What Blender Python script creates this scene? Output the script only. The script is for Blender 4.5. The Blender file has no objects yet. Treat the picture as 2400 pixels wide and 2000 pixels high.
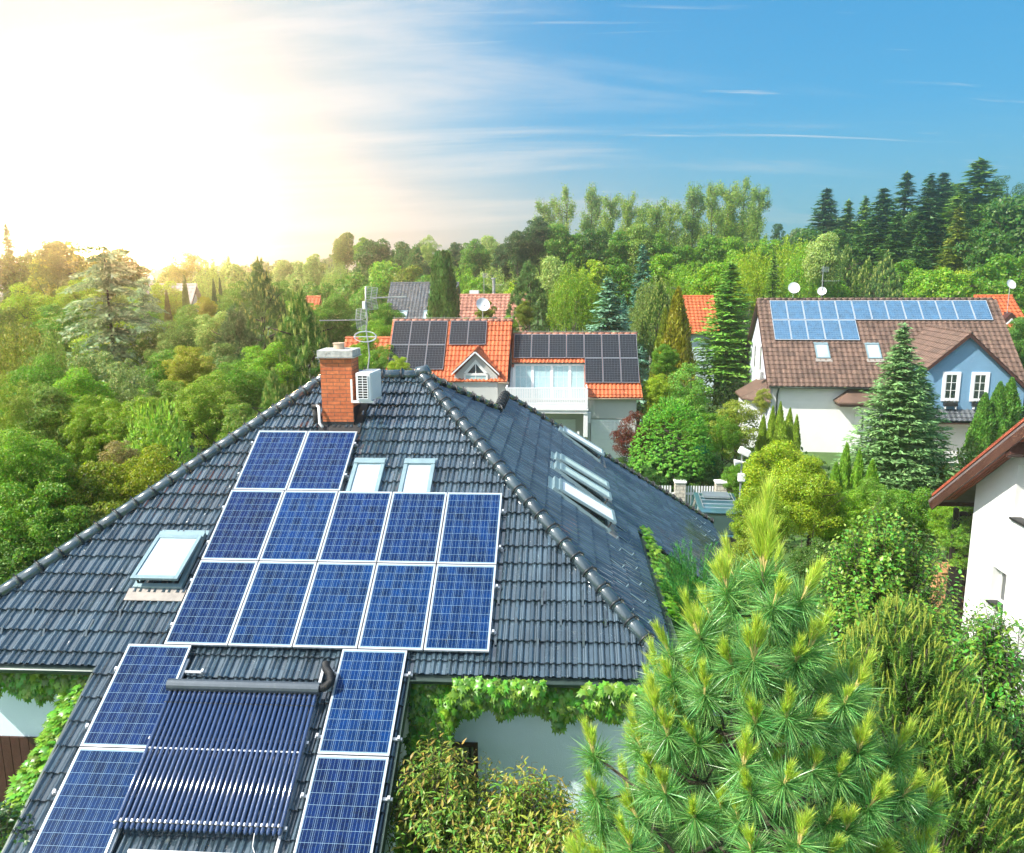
import bpy, bmesh, math, random
import numpy as np
from mathutils import Vector, Matrix
from math import sin, cos, tan, radians, pi, sqrt, atan2
SC = bpy.context.scene
COL = SC.collection
rnd = random.Random(7)
# ------------------------------------------------------------ camera geometry (solved from the panel grid)
F_PX, TH, RO, YA = 1878.65, .1868, -.0053, -.0631
HCAM = 10.5
def ray(px, py):
    a = (px-1200)/F_PX; b = (1000-py)/F_PX
    X = a*cos(RO)-b*sin(RO); up = a*sin(RO)+b*cos(RO)
    Y = cos(TH)+up*sin(TH); Z = -sin(TH)+up*cos(TH)
    return Vector((X*cos(YA)+Y*sin(YA), -X*sin(YA)+Y*cos(YA), Z))
def at(px, py, Y):                      # the place at depth Y seen from the balcony where the photographer stood
    r = ray(px, py); r = r*(Y/r.y); return Vector((r.x, r.y, r.z+HCAM))
# ------------------------------------------------------------ object helpers
def tag(o, label=None, cat=None, group=None, kind=None):
    if label: o['label'] = label
    if cat: o['category'] = cat
    if group: o['group'] = group
    if kind: o['kind'] = kind
    return o
def empty(name, loc=(0,0,0), rz=0.0, mat=None):
    o = bpy.data.objects.new(name, None); COL.objects.link(o)
    o.empty_display_size = .3
    if mat is not None: o.matrix_world = mat
    else: o.location = loc; o.rotation_euler = (0,0,rz)
    return o
def link_mesh(name, me, mat=None, parent=None, off=None):
    o = bpy.data.objects.new(name, me); COL.objects.link(o)
    if mat is not None and len(me.materials) == 0: me.materials.append(mat)
    if parent is not None: o.parent = parent
    if off is not None: o.location = off
    return o
def np_mesh(name, verts, faces, smooth=False):
    me = bpy.data.meshes.new(name)
    verts = np.asarray(verts, dtype=np.float32).reshape(-1,3); faces = np.asarray(faces, dtype=np.int32)
    n, k = faces.shape
    me.vertices.add(len(verts)); me.vertices.foreach_set('co', verts.ravel())
    me.loops.add(n*k); me.loops.foreach_set('vertex_index', faces.ravel())
    me.polygons.add(n); me.polygons.foreach_set('loop_start', np.arange(0, n*k, k, dtype=np.int32))
    me.polygons.foreach_set('loop_total', np.full(n, k, dtype=np.int32))
    if smooth: me.polygons.foreach_set('use_smooth', np.ones(n, dtype=bool))
    me.update(calc_edges=True)
    return me
class MB:
    """collects boxes, prisms and tubes and links them as one mesh object"""
    def __init__(s, M=None): s.v=[]; s.f=[]; s.M=M or Matrix.Identity(4); s.uv={}
    def pt(s, p): return tuple(s.M @ Vector(p))
    def add(s, vs, fs):
        k=len(s.v); s.v += [s.pt(p) for p in vs]; s.f += [tuple(i+k for i in f) for f in fs]
    def box(s, a, b):
        x0,y0,z0=a; x1,y1,z1=b
        s.add([(x0,y0,z0),(x1,y0,z0),(x1,y1,z0),(x0,y1,z0),(x0,y0,z1),(x1,y0,z1),(x1,y1,z1),(x0,y1,z1)],
              [(0,3,2,1),(4,5,6,7),(0,1,5,4),(1,2,6,5),(2,3,7,6),(3,0,4,7)])
    def quad(s, *p): s.add(p, [tuple(range(len(p)))])
    def slab(s, poly, d):                # polygon thickened by vector d
        n=len(poly); d=Vector(d); vs=[Vector(p) for p in poly]; vs += [p+d for p in vs]
        fs=[tuple(range(n))[::-1], tuple(range(n,2*n))]+[(i,(i+1)%n,(i+1)%n+n,i+n) for i in range(n)]
        s.add([tuple(v) for v in vs], fs)
    def tube(s, pts, r, n=8, cap=True):
        pts=[Vector(p) for p in pts]; rs = r if isinstance(r,(list,tuple)) else [r]*len(pts)
        k0=[]; vs=[]
        prev=None
        for i,p in enumerate(pts):
            t=(pts[min(i+1,len(pts)-1)]-pts[max(i-1,0)]).normalized()
            if prev is None:
                a=t.cross(Vector((0,0,1)));
                if a.length<1e-3: a=t.cross(Vector((0,1,0)))
            else: a=prev-t*prev.dot(t)
            a.normalize(); prev=a; b=t.cross(a)
            for j in range(n): vs.append(tuple(p+(a*cos(2*pi*j/n)+b*sin(2*pi*j/n))*rs[i]))
        fs=[]
        for i in range(len(pts)-1):
            for j in range(n): fs.append((i*n+j,i*n+(j+1)%n,(i+1)*n+(j+1)%n,(i+1)*n+j))
        if cap: fs.append(tuple(range(n))[::-1]); fs.append(tuple((len(pts)-1)*n+j for j in range(n)))
        s.add(vs, fs)
    def build(s, name, mat, parent=None, smooth=False, bevel=0, auto=False, world=False):
        vs=s.v
        if world and parent is not None:
            inv=parent.matrix_world.inverted() if parent.type!='EMPTY' or True else None
            vs=[tuple(inv@Vector(p)) for p in s.v]
        me=bpy.data.meshes.new(name); me.from_pydata(vs, [], s.f); me.materials.append(mat)
        bm=bmesh.new(); bm.from_mesh(me)
        bmesh.ops.recalc_face_normals(bm, faces=bm.faces)
        if bevel: bmesh.ops.bevel(bm, geom=list(bm.edges), offset=bevel, segments=2, affect='EDGES', profile=.6)
        bm.to_mesh(me); bm.free()
        if smooth: me.polygons.foreach_set('use_smooth', np.ones(len(me.polygons), dtype=bool))
        o=bpy.data.objects.new(name, me); COL.objects.link(o)
        if parent is not None: o.parent=parent
        return o
def upd(): bpy.context.view_layer.update()
def dup(root):
    r=root.copy(); COL.objects.link(r)
    for ch in list(root.children):
        c=ch.copy(); COL.objects.link(c); c.parent=r
        for g in ch.children:
            d=g.copy(); COL.objects.link(d); d.parent=c
    return r
def join(a,b_):
    bm=bmesh.new(); bm.from_mesh(a.data); n0=len(bm.faces); bm.from_mesh(b_.data); bm.faces.ensure_lookup_table(); k=len(a.data.materials)
    for f in bm.faces[n0:]: f.material_index=k
    bm.to_mesh(a.data); bm.free(); a.data.materials.append(b_.data.materials[0]); bpy.data.objects.remove(b_)
# ------------------------------------------------------------ materials
def newmat(name):
    m=bpy.data.materials.new(name); m.use_nodes=True; nt=m.node_tree; nt.nodes.clear()
    out=nt.nodes.new('ShaderNodeOutputMaterial'); return m,nt,out
def N(nt, t, **kw):
    n=nt.nodes.new(t)
    for k,v in kw.items():
        if k.startswith('i_'):
            kk=k[2:]; n.inputs[int(kk) if kk.isdigit() else kk.replace('_',' ')].default_value=v
        else: setattr(n,k,v)
    return n
def L(nt,a,b): nt.links.new(a,b)
def c4(c): return (c[0],c[1],c[2],1)
def mat(name, col, rough=.6, metal=0, cior=1.5, var=.12, scale=6, bump=.0, coat=0, spec=.5, bscale=40, island=0, noise2=None):
    m,nt,out=newmat(name); p=N(nt,'ShaderNodeBsdfPrincipled'); L(nt,p.outputs[0],out.inputs[0])
    p.inputs['Roughness'].default_value=rough; p.inputs['Metallic'].default_value=metal
    p.inputs['Specular IOR Level'].default_value=spec; p.inputs['Coat Weight'].default_value=coat
    p.inputs['Coat Roughness'].default_value=.06; p.inputs['Coat IOR'].default_value=cior
    tc=N(nt,'ShaderNodeTexCoord'); nz=N(nt,'ShaderNodeTexNoise'); nz.inputs['Scale'].default_value=scale; nz.inputs['Detail'].default_value=6
    L(nt,tc.outputs['Object'],nz.inputs['Vector'])
    mr=N(nt,'ShaderNodeMapRange'); mr.inputs[1].default_value=.25; mr.inputs[2].default_value=.75
    mr.inputs[3].default_value=1-var; mr.inputs[4].default_value=1+var; L(nt,nz.outputs[0],mr.inputs[0])
    hs=N(nt,'ShaderNodeHueSaturation'); hs.inputs['Color'].default_value=c4(col)
    if island:
        g=N(nt,'ShaderNodeNewGeometry'); mi=N(nt,'ShaderNodeMapRange'); mi.inputs[3].default_value=1-island; mi.inputs[4].default_value=1+island
        L(nt,g.outputs['Random Per Island'],mi.inputs[0]); mm=N(nt,'ShaderNodeMath',operation='MULTIPLY')
        L(nt,mr.outputs[0],mm.inputs[0]); L(nt,mi.outputs[0],mm.inputs[1]); L(nt,mm.outputs[0],hs.inputs['Value'])
    else: L(nt,mr.outputs[0],hs.inputs['Value'])
    src=hs.outputs[0]
    if noise2:                           # lichen / dirt blotches: (colour, scale, threshold)
        n2=N(nt,'ShaderNodeTexNoise'); n2.inputs['Scale'].default_value=noise2[1]; n2.inputs['Detail'].default_value=8; n2.inputs['Roughness'].default_value=.7
        L(nt,tc.outputs['Object'],n2.inputs['Vector']); r2=N(nt,'ShaderNodeMapRange'); r2.inputs[1].default_value=noise2[2]; r2.inputs[2].default_value=noise2[2]+.15
        L(nt,n2.outputs[0],r2.inputs[0]); mx=N(nt,'ShaderNodeMix',data_type='RGBA'); mx.inputs[7].default_value=c4(noise2[0])
        L(nt,r2.outputs[0],mx.inputs[0]); L(nt,src,mx.inputs[6]); src=mx.outputs[2]
    L(nt,src,p.inputs['Base Color'])
    if bump:
        nb=N(nt,'ShaderNodeTexNoise'); nb.inputs['Scale'].default_value=bscale; nb.inputs['Detail'].default_value=5; L(nt,tc.outputs['Object'],nb.inputs['Vector'])
        b=N(nt,'ShaderNodeBump'); b.inputs['Strength'].default_value=bump; b.inputs['Distance'].default_value=.02
        L(nt,nb.outputs[0],b.inputs['Height']); L(nt,b.outputs[0],p.inputs['Normal'])
    return m
def leafmat(name, col, tip=None, trans=.35, rough=.45, vary=.35, hue=.03, useobj=True, spec=.4):
    """leaf colour = material colour x object colour, varied leaf by leaf, part of the light passing through"""
    m,nt,out=newmat(name); g=N(nt,'ShaderNodeNewGeometry'); oi=N(nt,'ShaderNodeObjectInfo')
    hs=N(nt,'ShaderNodeHueSaturation')
    r=g.outputs['Random Per Island']
    mv=N(nt,'ShaderNodeMapRange'); mv.inputs[3].default_value=1-vary; mv.inputs[4].default_value=1+vary; L(nt,r,mv.inputs[0]); L(nt,mv.outputs[0],hs.inputs['Value'])
    m2=N(nt,'ShaderNodeMath',operation='MULTIPLY'); m2.inputs[1].default_value=7.13; L(nt,r,m2.inputs[0]); fr=N(nt,'ShaderNodeMath',operation='FRACT'); L(nt,m2.outputs[0],fr.inputs[0])
    mh=N(nt,'ShaderNodeMapRange'); mh.inputs[3].default_value=.5-hue; mh.inputs[4].default_value=.5+hue; L(nt,fr.outputs[0],mh.inputs[0]); L(nt,mh.outputs[0],hs.inputs['Hue'])
    if useobj: 
        mx=N(nt,'ShaderNodeMix',data_type='RGBA',blend_type='MULTIPLY'); mx.inputs[0].default_value=1; mx.inputs[6].default_value=c4(col); L(nt,oi.outputs['Color'],mx.inputs[7]); L(nt,mx.outputs[2],hs.inputs['Color'])
    else: hs.inputs['Color'].default_value=c4(col)
    p=N(nt,'ShaderNodeBsdfPrincipled'); p.inputs['Roughness'].default_value=rough; p.inputs['Specular IOR Level'].default_value=spec
    L(nt,hs.outputs[0],p.inputs['Base Color'])
    t=N(nt,'ShaderNodeBsdfTranslucent'); g2=N(nt,'ShaderNodeMix',data_type='RGBA',blend_type='MULTIPLY'); g2.inputs[0].default_value=1; g2.inputs[7].default_value=(1.25,1.3,.55,1)
    L(nt,hs.outputs[0],g2.inputs[6]); L(nt,g2.outputs[2],t.inputs['Color'])
    ms=N(nt,'ShaderNodeMixShader'); ms.inputs[0].default_value=trans; L(nt,p.outputs[0],ms.inputs[1]); L(nt,t.outputs[0],ms.inputs[2]); L(nt,ms.outputs[0],out.inputs[0])
    return m
def panelmat(name, cell, line, nx=6, ny=10, bus=(1/6,.5,5/6), lw=.0028, cw=.0045, var=.25, rough=.06, coatw=.8):
    """polycrystalline cells with busbars under glass; UV in metres on the glass"""
    m,nt,out=newmat(name); p=N(nt,'ShaderNodeBsdfPrincipled'); L(nt,p.outputs[0],out.inputs[0])
    uv=N(nt,'ShaderNodeUVMap',uv_map='UVMap'); sp=N(nt,'ShaderNodeSeparateXYZ'); L(nt,uv.outputs[0],sp.inputs[0])
    def M(op,a,b=None,c=None):
        n=N(nt,'ShaderNodeMath',operation=op)
        for i,x in enumerate((a,b,c)):
            if x is None: continue
            if isinstance(x,(int,float)): n.inputs[i].default_value=x
            else: L(nt,x,n.inputs[i])
        return n.outputs[0]
    # cell coordinates; uv.x in 0..nx, uv.y in 0..ny inside the cell field
    fx=M('FRACT',sp.outputs[0]); fy=M('FRACT',sp.outputs[1])
    cwf=cw/.157; lwf=lw/.157
    def near(f,c,w): return M('LESS_THAN',M('ABSOLUTE',M('SUBTRACT',f,c)),w/2)
    gap=M('MAXIMUM',M('GREATER_THAN',M('ABSOLUTE',M('SUBTRACT',fx,.5)),.5-cwf/2),M('GREATER_THAN',M('ABSOLUTE',M('SUBTRACT',fy,.5)),.5-cwf/2))
    b=None
    for c in bus:
        q=near(fx,c,lwf); b=q if b is None else M('MAXIMUM',b,q)
    outside=M('MAXIMUM',M('MAXIMUM',M('LESS_THAN',sp.outputs[0],0.0),M('GREATER_THAN',sp.outputs[0],float(nx))),M('MAXIMUM',M('LESS_THAN',sp.outputs[1],0.0),M('GREATER_THAN',sp.outputs[1],float(ny))))
    line_m=M('MAXIMUM',M('MAXIMUM',gap,b),outside)
    # crystals and cell-to-cell differences
    fl=N(nt,'ShaderNodeVectorMath',operation='FLOOR'); L(nt,uv.outputs[0],fl.inputs[0])
    oi=N(nt,'ShaderNodeObjectInfo'); ad=N(nt,'ShaderNodeVectorMath',operation='ADD'); L(nt,fl.outputs[0],ad.inputs[0])
    cb=N(nt,'ShaderNodeCombineXYZ'); rr=M('MULTIPLY',oi.outputs['Random'],57.0); L(nt,rr,cb.inputs[0]); L(nt,rr,cb.inputs[1]); L(nt,cb.outputs[0],ad.inputs[1])
    wn=N(nt,'ShaderNodeTexWhiteNoise'); L(nt,ad.outputs[0],wn.inputs[0])
    vo=N(nt,'ShaderNodeTexVoronoi'); vo.inputs['Scale'].default_value=9; L(nt,uv.outputs[0],vo.inputs['Vector'])
    nz=N(nt,'ShaderNodeTexNoise'); nz.inputs['Scale'].default_value=.45; nz.inputs['Detail'].default_value=2
    av=N(nt,'ShaderNodeVectorMath',operation='ADD'); L(nt,uv.outputs[0],av.inputs[0]); L(nt,cb.outputs[0],av.inputs[1]); L(nt,av.outputs[0],nz.inputs['Vector'])
    v1=M('MULTIPLY',M('SUBTRACT',wn.outputs[0],.5),var); sepc=N(nt,'ShaderNodeSeparateColor'); L(nt,vo.outputs['Color'],sepc.inputs[0])
    v2=M('MULTIPLY',M('SUBTRACT',sepc.outputs[0],.5),var*1.1); v3=M('MULTIPLY',M('SUBTRACT',nz.outputs[0],.5),1.2)
    val=M('ADD',M('ADD',M('ADD',v1,v2),v3),1.0)
    hs=N(nt,'ShaderNodeHueSaturation'); mx0=N(nt,'ShaderNodeMix',data_type='RGBA',blend_type='MULTIPLY'); mx0.inputs[0].default_value=1; mx0.inputs[6].default_value=c4(cell); L(nt,oi.outputs['Color'],mx0.inputs[7]); L(nt,mx0.outputs[2],hs.inputs['Color']); L(nt,val,hs.inputs['Value'])
    mx=N(nt,'ShaderNodeMix',data_type='RGBA'); L(nt,line_m,mx.inputs[0]); L(nt,hs.outputs[0],mx.inputs[6]); mx.inputs[7].default_value=c4(line)
    L(nt,mx.outputs[2],p.inputs['Base Color']); p.inputs['Roughness'].default_value=.35; p.inputs['Coat Weight'].default_value=coatw; p.inputs['Coat Roughness'].default_value=rough
    p.inputs['Specular IOR Level'].default_value=.04
    return m
def brickmat(name, c1, c2, mortar, bw=.25, bh=.075, msize=.008, rough=.8):
    m,nt,out=newmat(name); p=N(nt,'ShaderNodeBsdfPrincipled'); L(nt,p.outputs[0],out.inputs[0]); p.inputs['Roughness'].default_value=rough
    tc=N(nt,'ShaderNodeTexCoord'); sp=N(nt,'ShaderNodeSeparateXYZ'); L(nt,tc.outputs['Object'],sp.inputs[0])
    ad=N(nt,'ShaderNodeMath',operation='ADD'); L(nt,sp.outputs[0],ad.inputs[0]); L(nt,sp.outputs[1],ad.inputs[1])
    cb=N(nt,'ShaderNodeCombineXYZ'); L(nt,ad.outputs[0],cb.inputs[0]); L(nt,sp.outputs[2],cb.inputs[1])
    br=N(nt,'ShaderNodeTexBrick'); L(nt,cb.outputs[0],br.inputs['Vector'])
    br.inputs['Scale'].default_value=1; br.inputs['Brick Width'].default_value=bw; br.inputs['Row Height'].default_value=bh; br.inputs['Mortar Size'].default_value=msize
    br.inputs['Color1'].default_value=c4(c1); br.inputs['Color2'].default_value=c4(c2); br.inputs['Mortar'].default_value=c4(mortar); br.inputs['Mortar Smooth'].default_value=.1
    nz=N(nt,'ShaderNodeTexNoise'); nz.inputs['Scale'].default_value=14; nz.inputs['Detail'].default_value=8; L(nt,tc.outputs['Object'],nz.inputs['Vector'])
    mr=N(nt,'ShaderNodeMapRange'); mr.inputs[1].default_value=.3; mr.inputs[2].default_value=.7; mr.inputs[3].default_value=.78; mr.inputs[4].default_value=1.2; L(nt,nz.outputs[0],mr.inputs[0])
    hs=N(nt,'ShaderNodeHueSaturation'); L(nt,br.outputs[0],hs.inputs['Color']); L(nt,mr.outputs[0],hs.inputs['Value']); L(nt,hs.outputs[0],p.inputs['Base Color'])
    b=N(nt,'ShaderNodeBump'); b.inputs['Strength'].default_value=.8; b.inputs['Distance'].default_value=.006; b.invert=True; L(nt,br.outputs['Fac'],b.inputs['Height']); L(nt,b.outputs[0],p.inputs['Normal'])
    return m
def glassmat(name, tint=(.02,.03,.035), rough=.04):
    m,nt,out=newmat(name); p=N(nt,'ShaderNodeBsdfPrincipled'); L(nt,p.outputs[0],out.inputs[0])
    tc=N(nt,'ShaderNodeTexCoord'); nz=N(nt,'ShaderNodeTexNoise'); nz.inputs['Scale'].default_value=1.7; L(nt,tc.outputs['Object'],nz.inputs['Vector'])
    cr=N(nt,'ShaderNodeValToRGB'); cr.color_ramp.elements[0].color=c4([x*.6 for x in tint]); cr.color_ramp.elements[1].color=c4([x*1.5 for x in tint]); L(nt,nz.outputs[0],cr.inputs[0]); L(nt,cr.outputs[0],p.inputs['Base Color'])
    p.inputs['Roughness'].default_value=rough; p.inputs['Specular IOR Level'].default_value=.9; p.inputs['Coat Weight'].default_value=1
    return m
MT={}
MT['tile']=mat('glazed_tile',(.036,.060,.078),rough=.18,var=.4,scale=1.6,coat=1,cior=1.9,island=.28,noise2=((.11,.125,.115),7,.60),bump=.25,bscale=9)
MT['ridge']=mat('glazed_ridge',(.036,.058,.068),rough=.22,var=.25,scale=3,coat=1,cior=1.8,island=.2,noise2=((.11,.12,.11),14,.64))
MT['collar']=mat('ridge_collar',(.016,.02,.023),rough=.4,var=.2)
MT['orange']=mat('orange_tile',(.50,.115,.035),rough=.62,var=.16,scale=2,island=.22,noise2=((.22,.09,.05),6,.64))
MT['brown']=mat('brown_tile',(.13,.078,.055),rough=.7,var=.25,scale=1.5,island=.25,noise2=((.30,.27,.20),5,.62))
MT['slate']=mat('slate_tile',(.085,.095,.105),rough=.6,var=.2,island=.25)
MT['palegrey']=mat('pale_grey_tile',(.42,.38,.34),rough=.8,var=.15,island=.15)
MT['salmon']=mat('salmon_tile',(.36,.16,.11),rough=.75,var=.2,scale=2,island=.25,noise2=((.2,.16,.12),5,.62))
MT['redroof']=mat('red_tile_edge',(.30,.065,.035),rough=.6,var=.2,island=.2)
MT['white']=mat('white_render',(.80,.80,.79),rough=.85,var=.035,scale=2,bump=.15,bscale=120,noise2=((.66,.66,.62),1.3,.66))
MT['grey']=mat('grey_render',(.52,.53,.51),rough=.85,var=.04,scale=2,bump=.15,bscale=120)
MT['blue']=mat('blue_render',(.16,.31,.46),rough=.85,var=.05,scale=2.5,bump=.15,bscale=120,noise2=((.30,.38,.50),2,.62))
MT['shadowed']=mat('pale_lilac_render',(.60,.63,.74),rough=.85,var=.04,bump=.1)  # white render darkened and tinted, the gable's shade is put into its colour
MT['cyanwall']=mat('pale_blue_render',(.70,.84,.89),rough=.8,var=.05,scale=1.2,bump=.3,bscale=60,noise2=((.50,.66,.70),1.6,.6))
MT['wframe']=mat('white_plastic',(.82,.82,.80),rough=.35,var=.03)
MT['alu']=mat('aluminium',(.58,.60,.62),rough=.32,metal=.55,var=.06)
MT['alud']=mat('aluminium_rail',(.62,.63,.64),rough=.3,metal=.8,var=.08)
MT['capgrey']=mat('window_cladding',(.22,.32,.35),rough=.4,metal=.2,var=.1)
MT['rubber']=mat('dark_seal',(.012,.013,.014),rough=.6,var=.2)
MT['lead']=mat('lead_flashing',(.30,.27,.24),rough=.65,var=.2,scale=7,bump=.4)
MT['gutter']=mat('dark_green_gutter',(.035,.06,.05),rough=.35,var=.2,metal=.2)
MT['darkalu']=mat('dark_frame',(.20,.21,.23),rough=.4,metal=.3)
MT['shade']=mat('overhang_shaded_boards',(.016,.010,.008),rough=.7,var=.3,scale=9,bump=.3)  # dark space under the overhang put into the colour of the boards
MT['darkwood']=mat('dark_stained_wood',(.055,.018,.013),rough=.55,var=.3,scale=9,bump=.3)
MT['soffit']=mat('grey_soffit',(.16,.13,.13),rough=.6,var=.15)
MT['wood']=mat('cut_firewood',(.50,.27,.12),rough=.8,var=.35,scale=12,island=.3)
MT['brick']=brickmat('chimney_brick',(.60,.17,.055),(.46,.11,.035),(.16,.08,.05),bw=.26,bh=.077,msize=.006)
MT['concrete']=mat('weathered_concrete',(.42,.42,.39),rough=.9,var=.3,scale=12,bump=.5,noise2=((.14,.15,.13),10,.56))
MT['glass']=glassmat('window_glass')
MT['skyglass']=glassmat('roof_window_glass',(.40,.50,.55),rough=.03)
MT['blind']=mat('white_blind',(.75,.80,.82),rough=.7,var=.03)
MT['greenblind']=mat('pale_green_blind',(.52,.66,.60),rough=.5,var=.08)
MT['curtain']=mat('pale_net_curtain',(.40,.58,.60),rough=.8,var=.15,scale=14)
MT['shutter']=mat('white_shutter',(.74,.78,.80),rough=.5,var=.03)
MT['stonew']=brickmat('pale_stone',(.62,.58,.50),(.52,.48,.40),(.26,.23,.19),bw=.3,bh=.17,msize=.012)
MT['picket']=mat('white_paint',(.80,.81,.82),rough=.5,var=.04)
MT['acwhite']=mat('ac_white',(.80,.81,.80),rough=.35,var=.03)
MT['dish']=mat('dish_grey',(.66,.68,.69),rough=.45,var=.05)
MT['galv']=mat('galvanised_mast',(.55,.55,.52),rough=.45,metal=.6,var=.2)
MT['darkpipe']=mat('dark_insulation',(.02,.022,.024),rough=.7,var=.3,bump=.5)
MT['manifold']=mat('grey_manifold',(.085,.105,.125),rough=.42,metal=.4,var=.08)
MT['car']=mat('teal_car_paint',(.05,.13,.16),rough=.3,coat=1,var=.08)
MT['carglass']=glassmat('car_glass',(.03,.06,.07))
MT['tyre']=mat('tyre_rubber',(.02,.02,.02),rough=.8)
MT['greenpl']=mat('green_plastic',(.02,.22,.10),rough=.4,var=.1)
MT['bark']=mat('grey_brown_bark',(.065,.048,.036),rough=.95,var=.35,scale=9,bump=.8,bscale=22)
MT['barkw']=mat('pale_bark',(.35,.33,.27),rough=.9,var=.35,scale=9,bump=.5)
MT['soil']=mat('dark_soil',(.06,.045,.03),rough=.95,var=.3)
MT['paving']=mat('sandy_paving',(.42,.34,.24),rough=.9,var=.12,scale=1.3,bump=.2)
MT['terra']=mat('pale_terracotta',(.55,.42,.30),rough=.8,var=.15)
# ------------------------------------------------------------ roof tiles as real geometry
PROF_DOUBLE=[(s_,h_*1.35) for s_,h_ in [(0,.004),(.05,.018),(.13,.027),(.22,.026),(.30,.014),(.36,.003),(.42,.006),(.48,.021),(.56,.027),(.64,.022),(.70,.008),(.76,.0),(.86,0.),(.975,0.)]]
PROF_WAVE=[(0,.0),(.12,.016),(.28,.034),(.44,.038),(.58,.028),(.72,.008),(.85,0.),(.98,0.)]
def clip_poly_bm(bm, poly):
    n=len(poly); cx=sum(p[0] for p in poly)/n; cy=sum(p[1] for p in poly)/n
    for i in range(n):
        a=poly[i]; b=poly[(i+1)%n]; d=(b[0]-a[0],b[1]-a[1]); nn=(d[1],-d[0])
        if (cx-a[0])*nn[0]+(cy-a[1])*nn[1]>0: nn=(-nn[0],-nn[1])
        bmesh.ops.bisect_plane(bm, geom=list(bm.verts)+list(bm.edges)+list(bm.faces), plane_co=(a[0],a[1],0), plane_no=(nn[0],nn[1],0), clear_outer=True, dist=1e-5)
def tile_bm(poly, tw, tl, prof, lip=.030, rise=.038, jit=.003, v_off=0, u_off=0, seed=1, stagger=False):
    rg=random.Random(seed)
    us=[p[0] for p in poly]; vs_=[p[1] for p in poly]
    u0=math.floor((min(us)-u_off)/tw); u1=math.ceil((max(us)-u_off)/tw); v0=math.floor((min(vs_)-v_off)/tl); v1=math.ceil((max(vs_)-v_off)/tl)
    n=len(poly); cx=sum(us)/n; cy=sum(vs_)/n; edges=[]
    for i in range(n):
        a=poly[i]; b=poly[(i+1)%n]; nn=(b[1]-a[1],-(b[0]-a[0]))
        if (cx-a[0])*nn[0]+(cy-a[1])*nn[1]>0: nn=(-nn[0],-nn[1])
        edges.append((a,nn))
    V=[];Fc=[]
    for j in range(v0,v1+1):
        for i in range(u0-1,u1+1):
            ua=u_off+i*tw+(tw/2 if stagger and j%2 else 0); va=v_off+j*tl; vb=va+tl+.012
            cs=[(ua,va),(ua+tw,va),(ua,vb),(ua+tw,vb)]
            if any(all((c[0]-a[0])*nn[0]+(c[1]-a[1])*nn[1]>0 for c in cs) for a,nn in edges): continue
            dh=rg.uniform(-jit,jit); dv=rg.uniform(-.004,.004); tl_=rg.uniform(-jit,jit)*.6; k=len(V); m=len(prof)
            for s,h in prof: V.append((ua+s*tw,va-.03,h-.006+dh))
            for s,h in prof: V.append((ua+s*tw,vb+dv,h+rise+dh+tl_*s))
            for s,h in prof: V.append((ua+s*tw,vb+dv-.003,h+rise+dh+tl_*s-lip))
            for q in range(m-1):
                Fc.append((k+q,k+m+q,k+m+q+1,k+q+1)); Fc.append((k+m+q,k+2*m+q,k+2*m+q+1,k+m+q+1))
    bm=bmesh.new(); vs=[bm.verts.new(v) for v in V]
    for f in Fc: bm.faces.new([vs[q] for q in f])
    clip_poly_bm(bm, poly)
    return bm
def tile_roof(name, parent, m, frame, polys, tw=.245, tl=.38, prof=PROF_DOUBLE, under=None, **kw):
    """frame: Matrix whose x,y,z columns are along the eave, down the slope and out of the roof"""
    out=bmesh.new()
    for qi,poly in enumerate(polys):
        b=tile_bm(poly, tw, tl, prof, seed=qi+3, **kw)
        # battens and underlay seen through the joints
        pv=[b.verts.new((p[0],p[1],-.03)) for p in poly]; b.faces.new(pv)
        me=bpy.data.meshes.new('t'); b.to_mesh(me); b.free(); out.from_mesh(me); bpy.data.meshes.remove(me)
    out.transform(frame)
    me=bpy.data.meshes.new(name); out.to_mesh(me); out.free(); me.materials.append(m)
    return link_mesh(name, me, None, parent)
def frameM(O,x,y,z):
    x,y,z=Vector(x),Vector(y),Vector(z); return Matrix(((x.x,y.x,z.x,O[0]),(x.y,y.y,z.y,O[1]),(x.z,y.z,z.z,O[2]),(0,0,0,1)))
# ============================================================ the near house with the hipped roof
AL=.5289
nF=Vector((0,-sin(AL),cos(AL)))
OP=Vector((-6.1142,14.0626,-3.8963+HCAM))          # upper left corner of the second panel row
OR=OP-nF*.14                                        # the same point on the tiles
FM=frameM(OR,(1,0,0),(0,-cos(AL),-sin(AL)),nF)      # x along eave, y down slope
def onF(u,v,h=0): return FM@Vector((u,v,h))
VR=-3.63; VE=3.66; UA=3.05; UB=.98                  # ridge, eave, right and left end of ridge
kR=.658; kL=.697
uR=UA+kR*(VE-VR); uL=UB-kL*(VE-VR)
XL,XR=-.95,3.86                                     # sides of the lower roof over the bay
VB=8.6
apex=onF(UA,VR); apl=onF(UB,VR); footR=onF(uR,VE); footL=onF(uL,VE)
HB=Vector((-4.2,15,0))
house=empty('hip_roofed_house',HB); tag(house,'large foreground house with a dark glazed hipped roof covered in blue solar panels','house')
def loc(M): return Matrix.Translation(-HB)@M
upd()
polyF=[(UB,VR),(UA,VR),(uR,VE),(uL,VE)]; polyE=[(XL,VE-.001),(XR,VE-.001),(XR,VB),(XL,VB)]
roof=tile_roof('tiled_roof',house,MT['tile'],loc(FM),[polyF,polyE])
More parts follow.
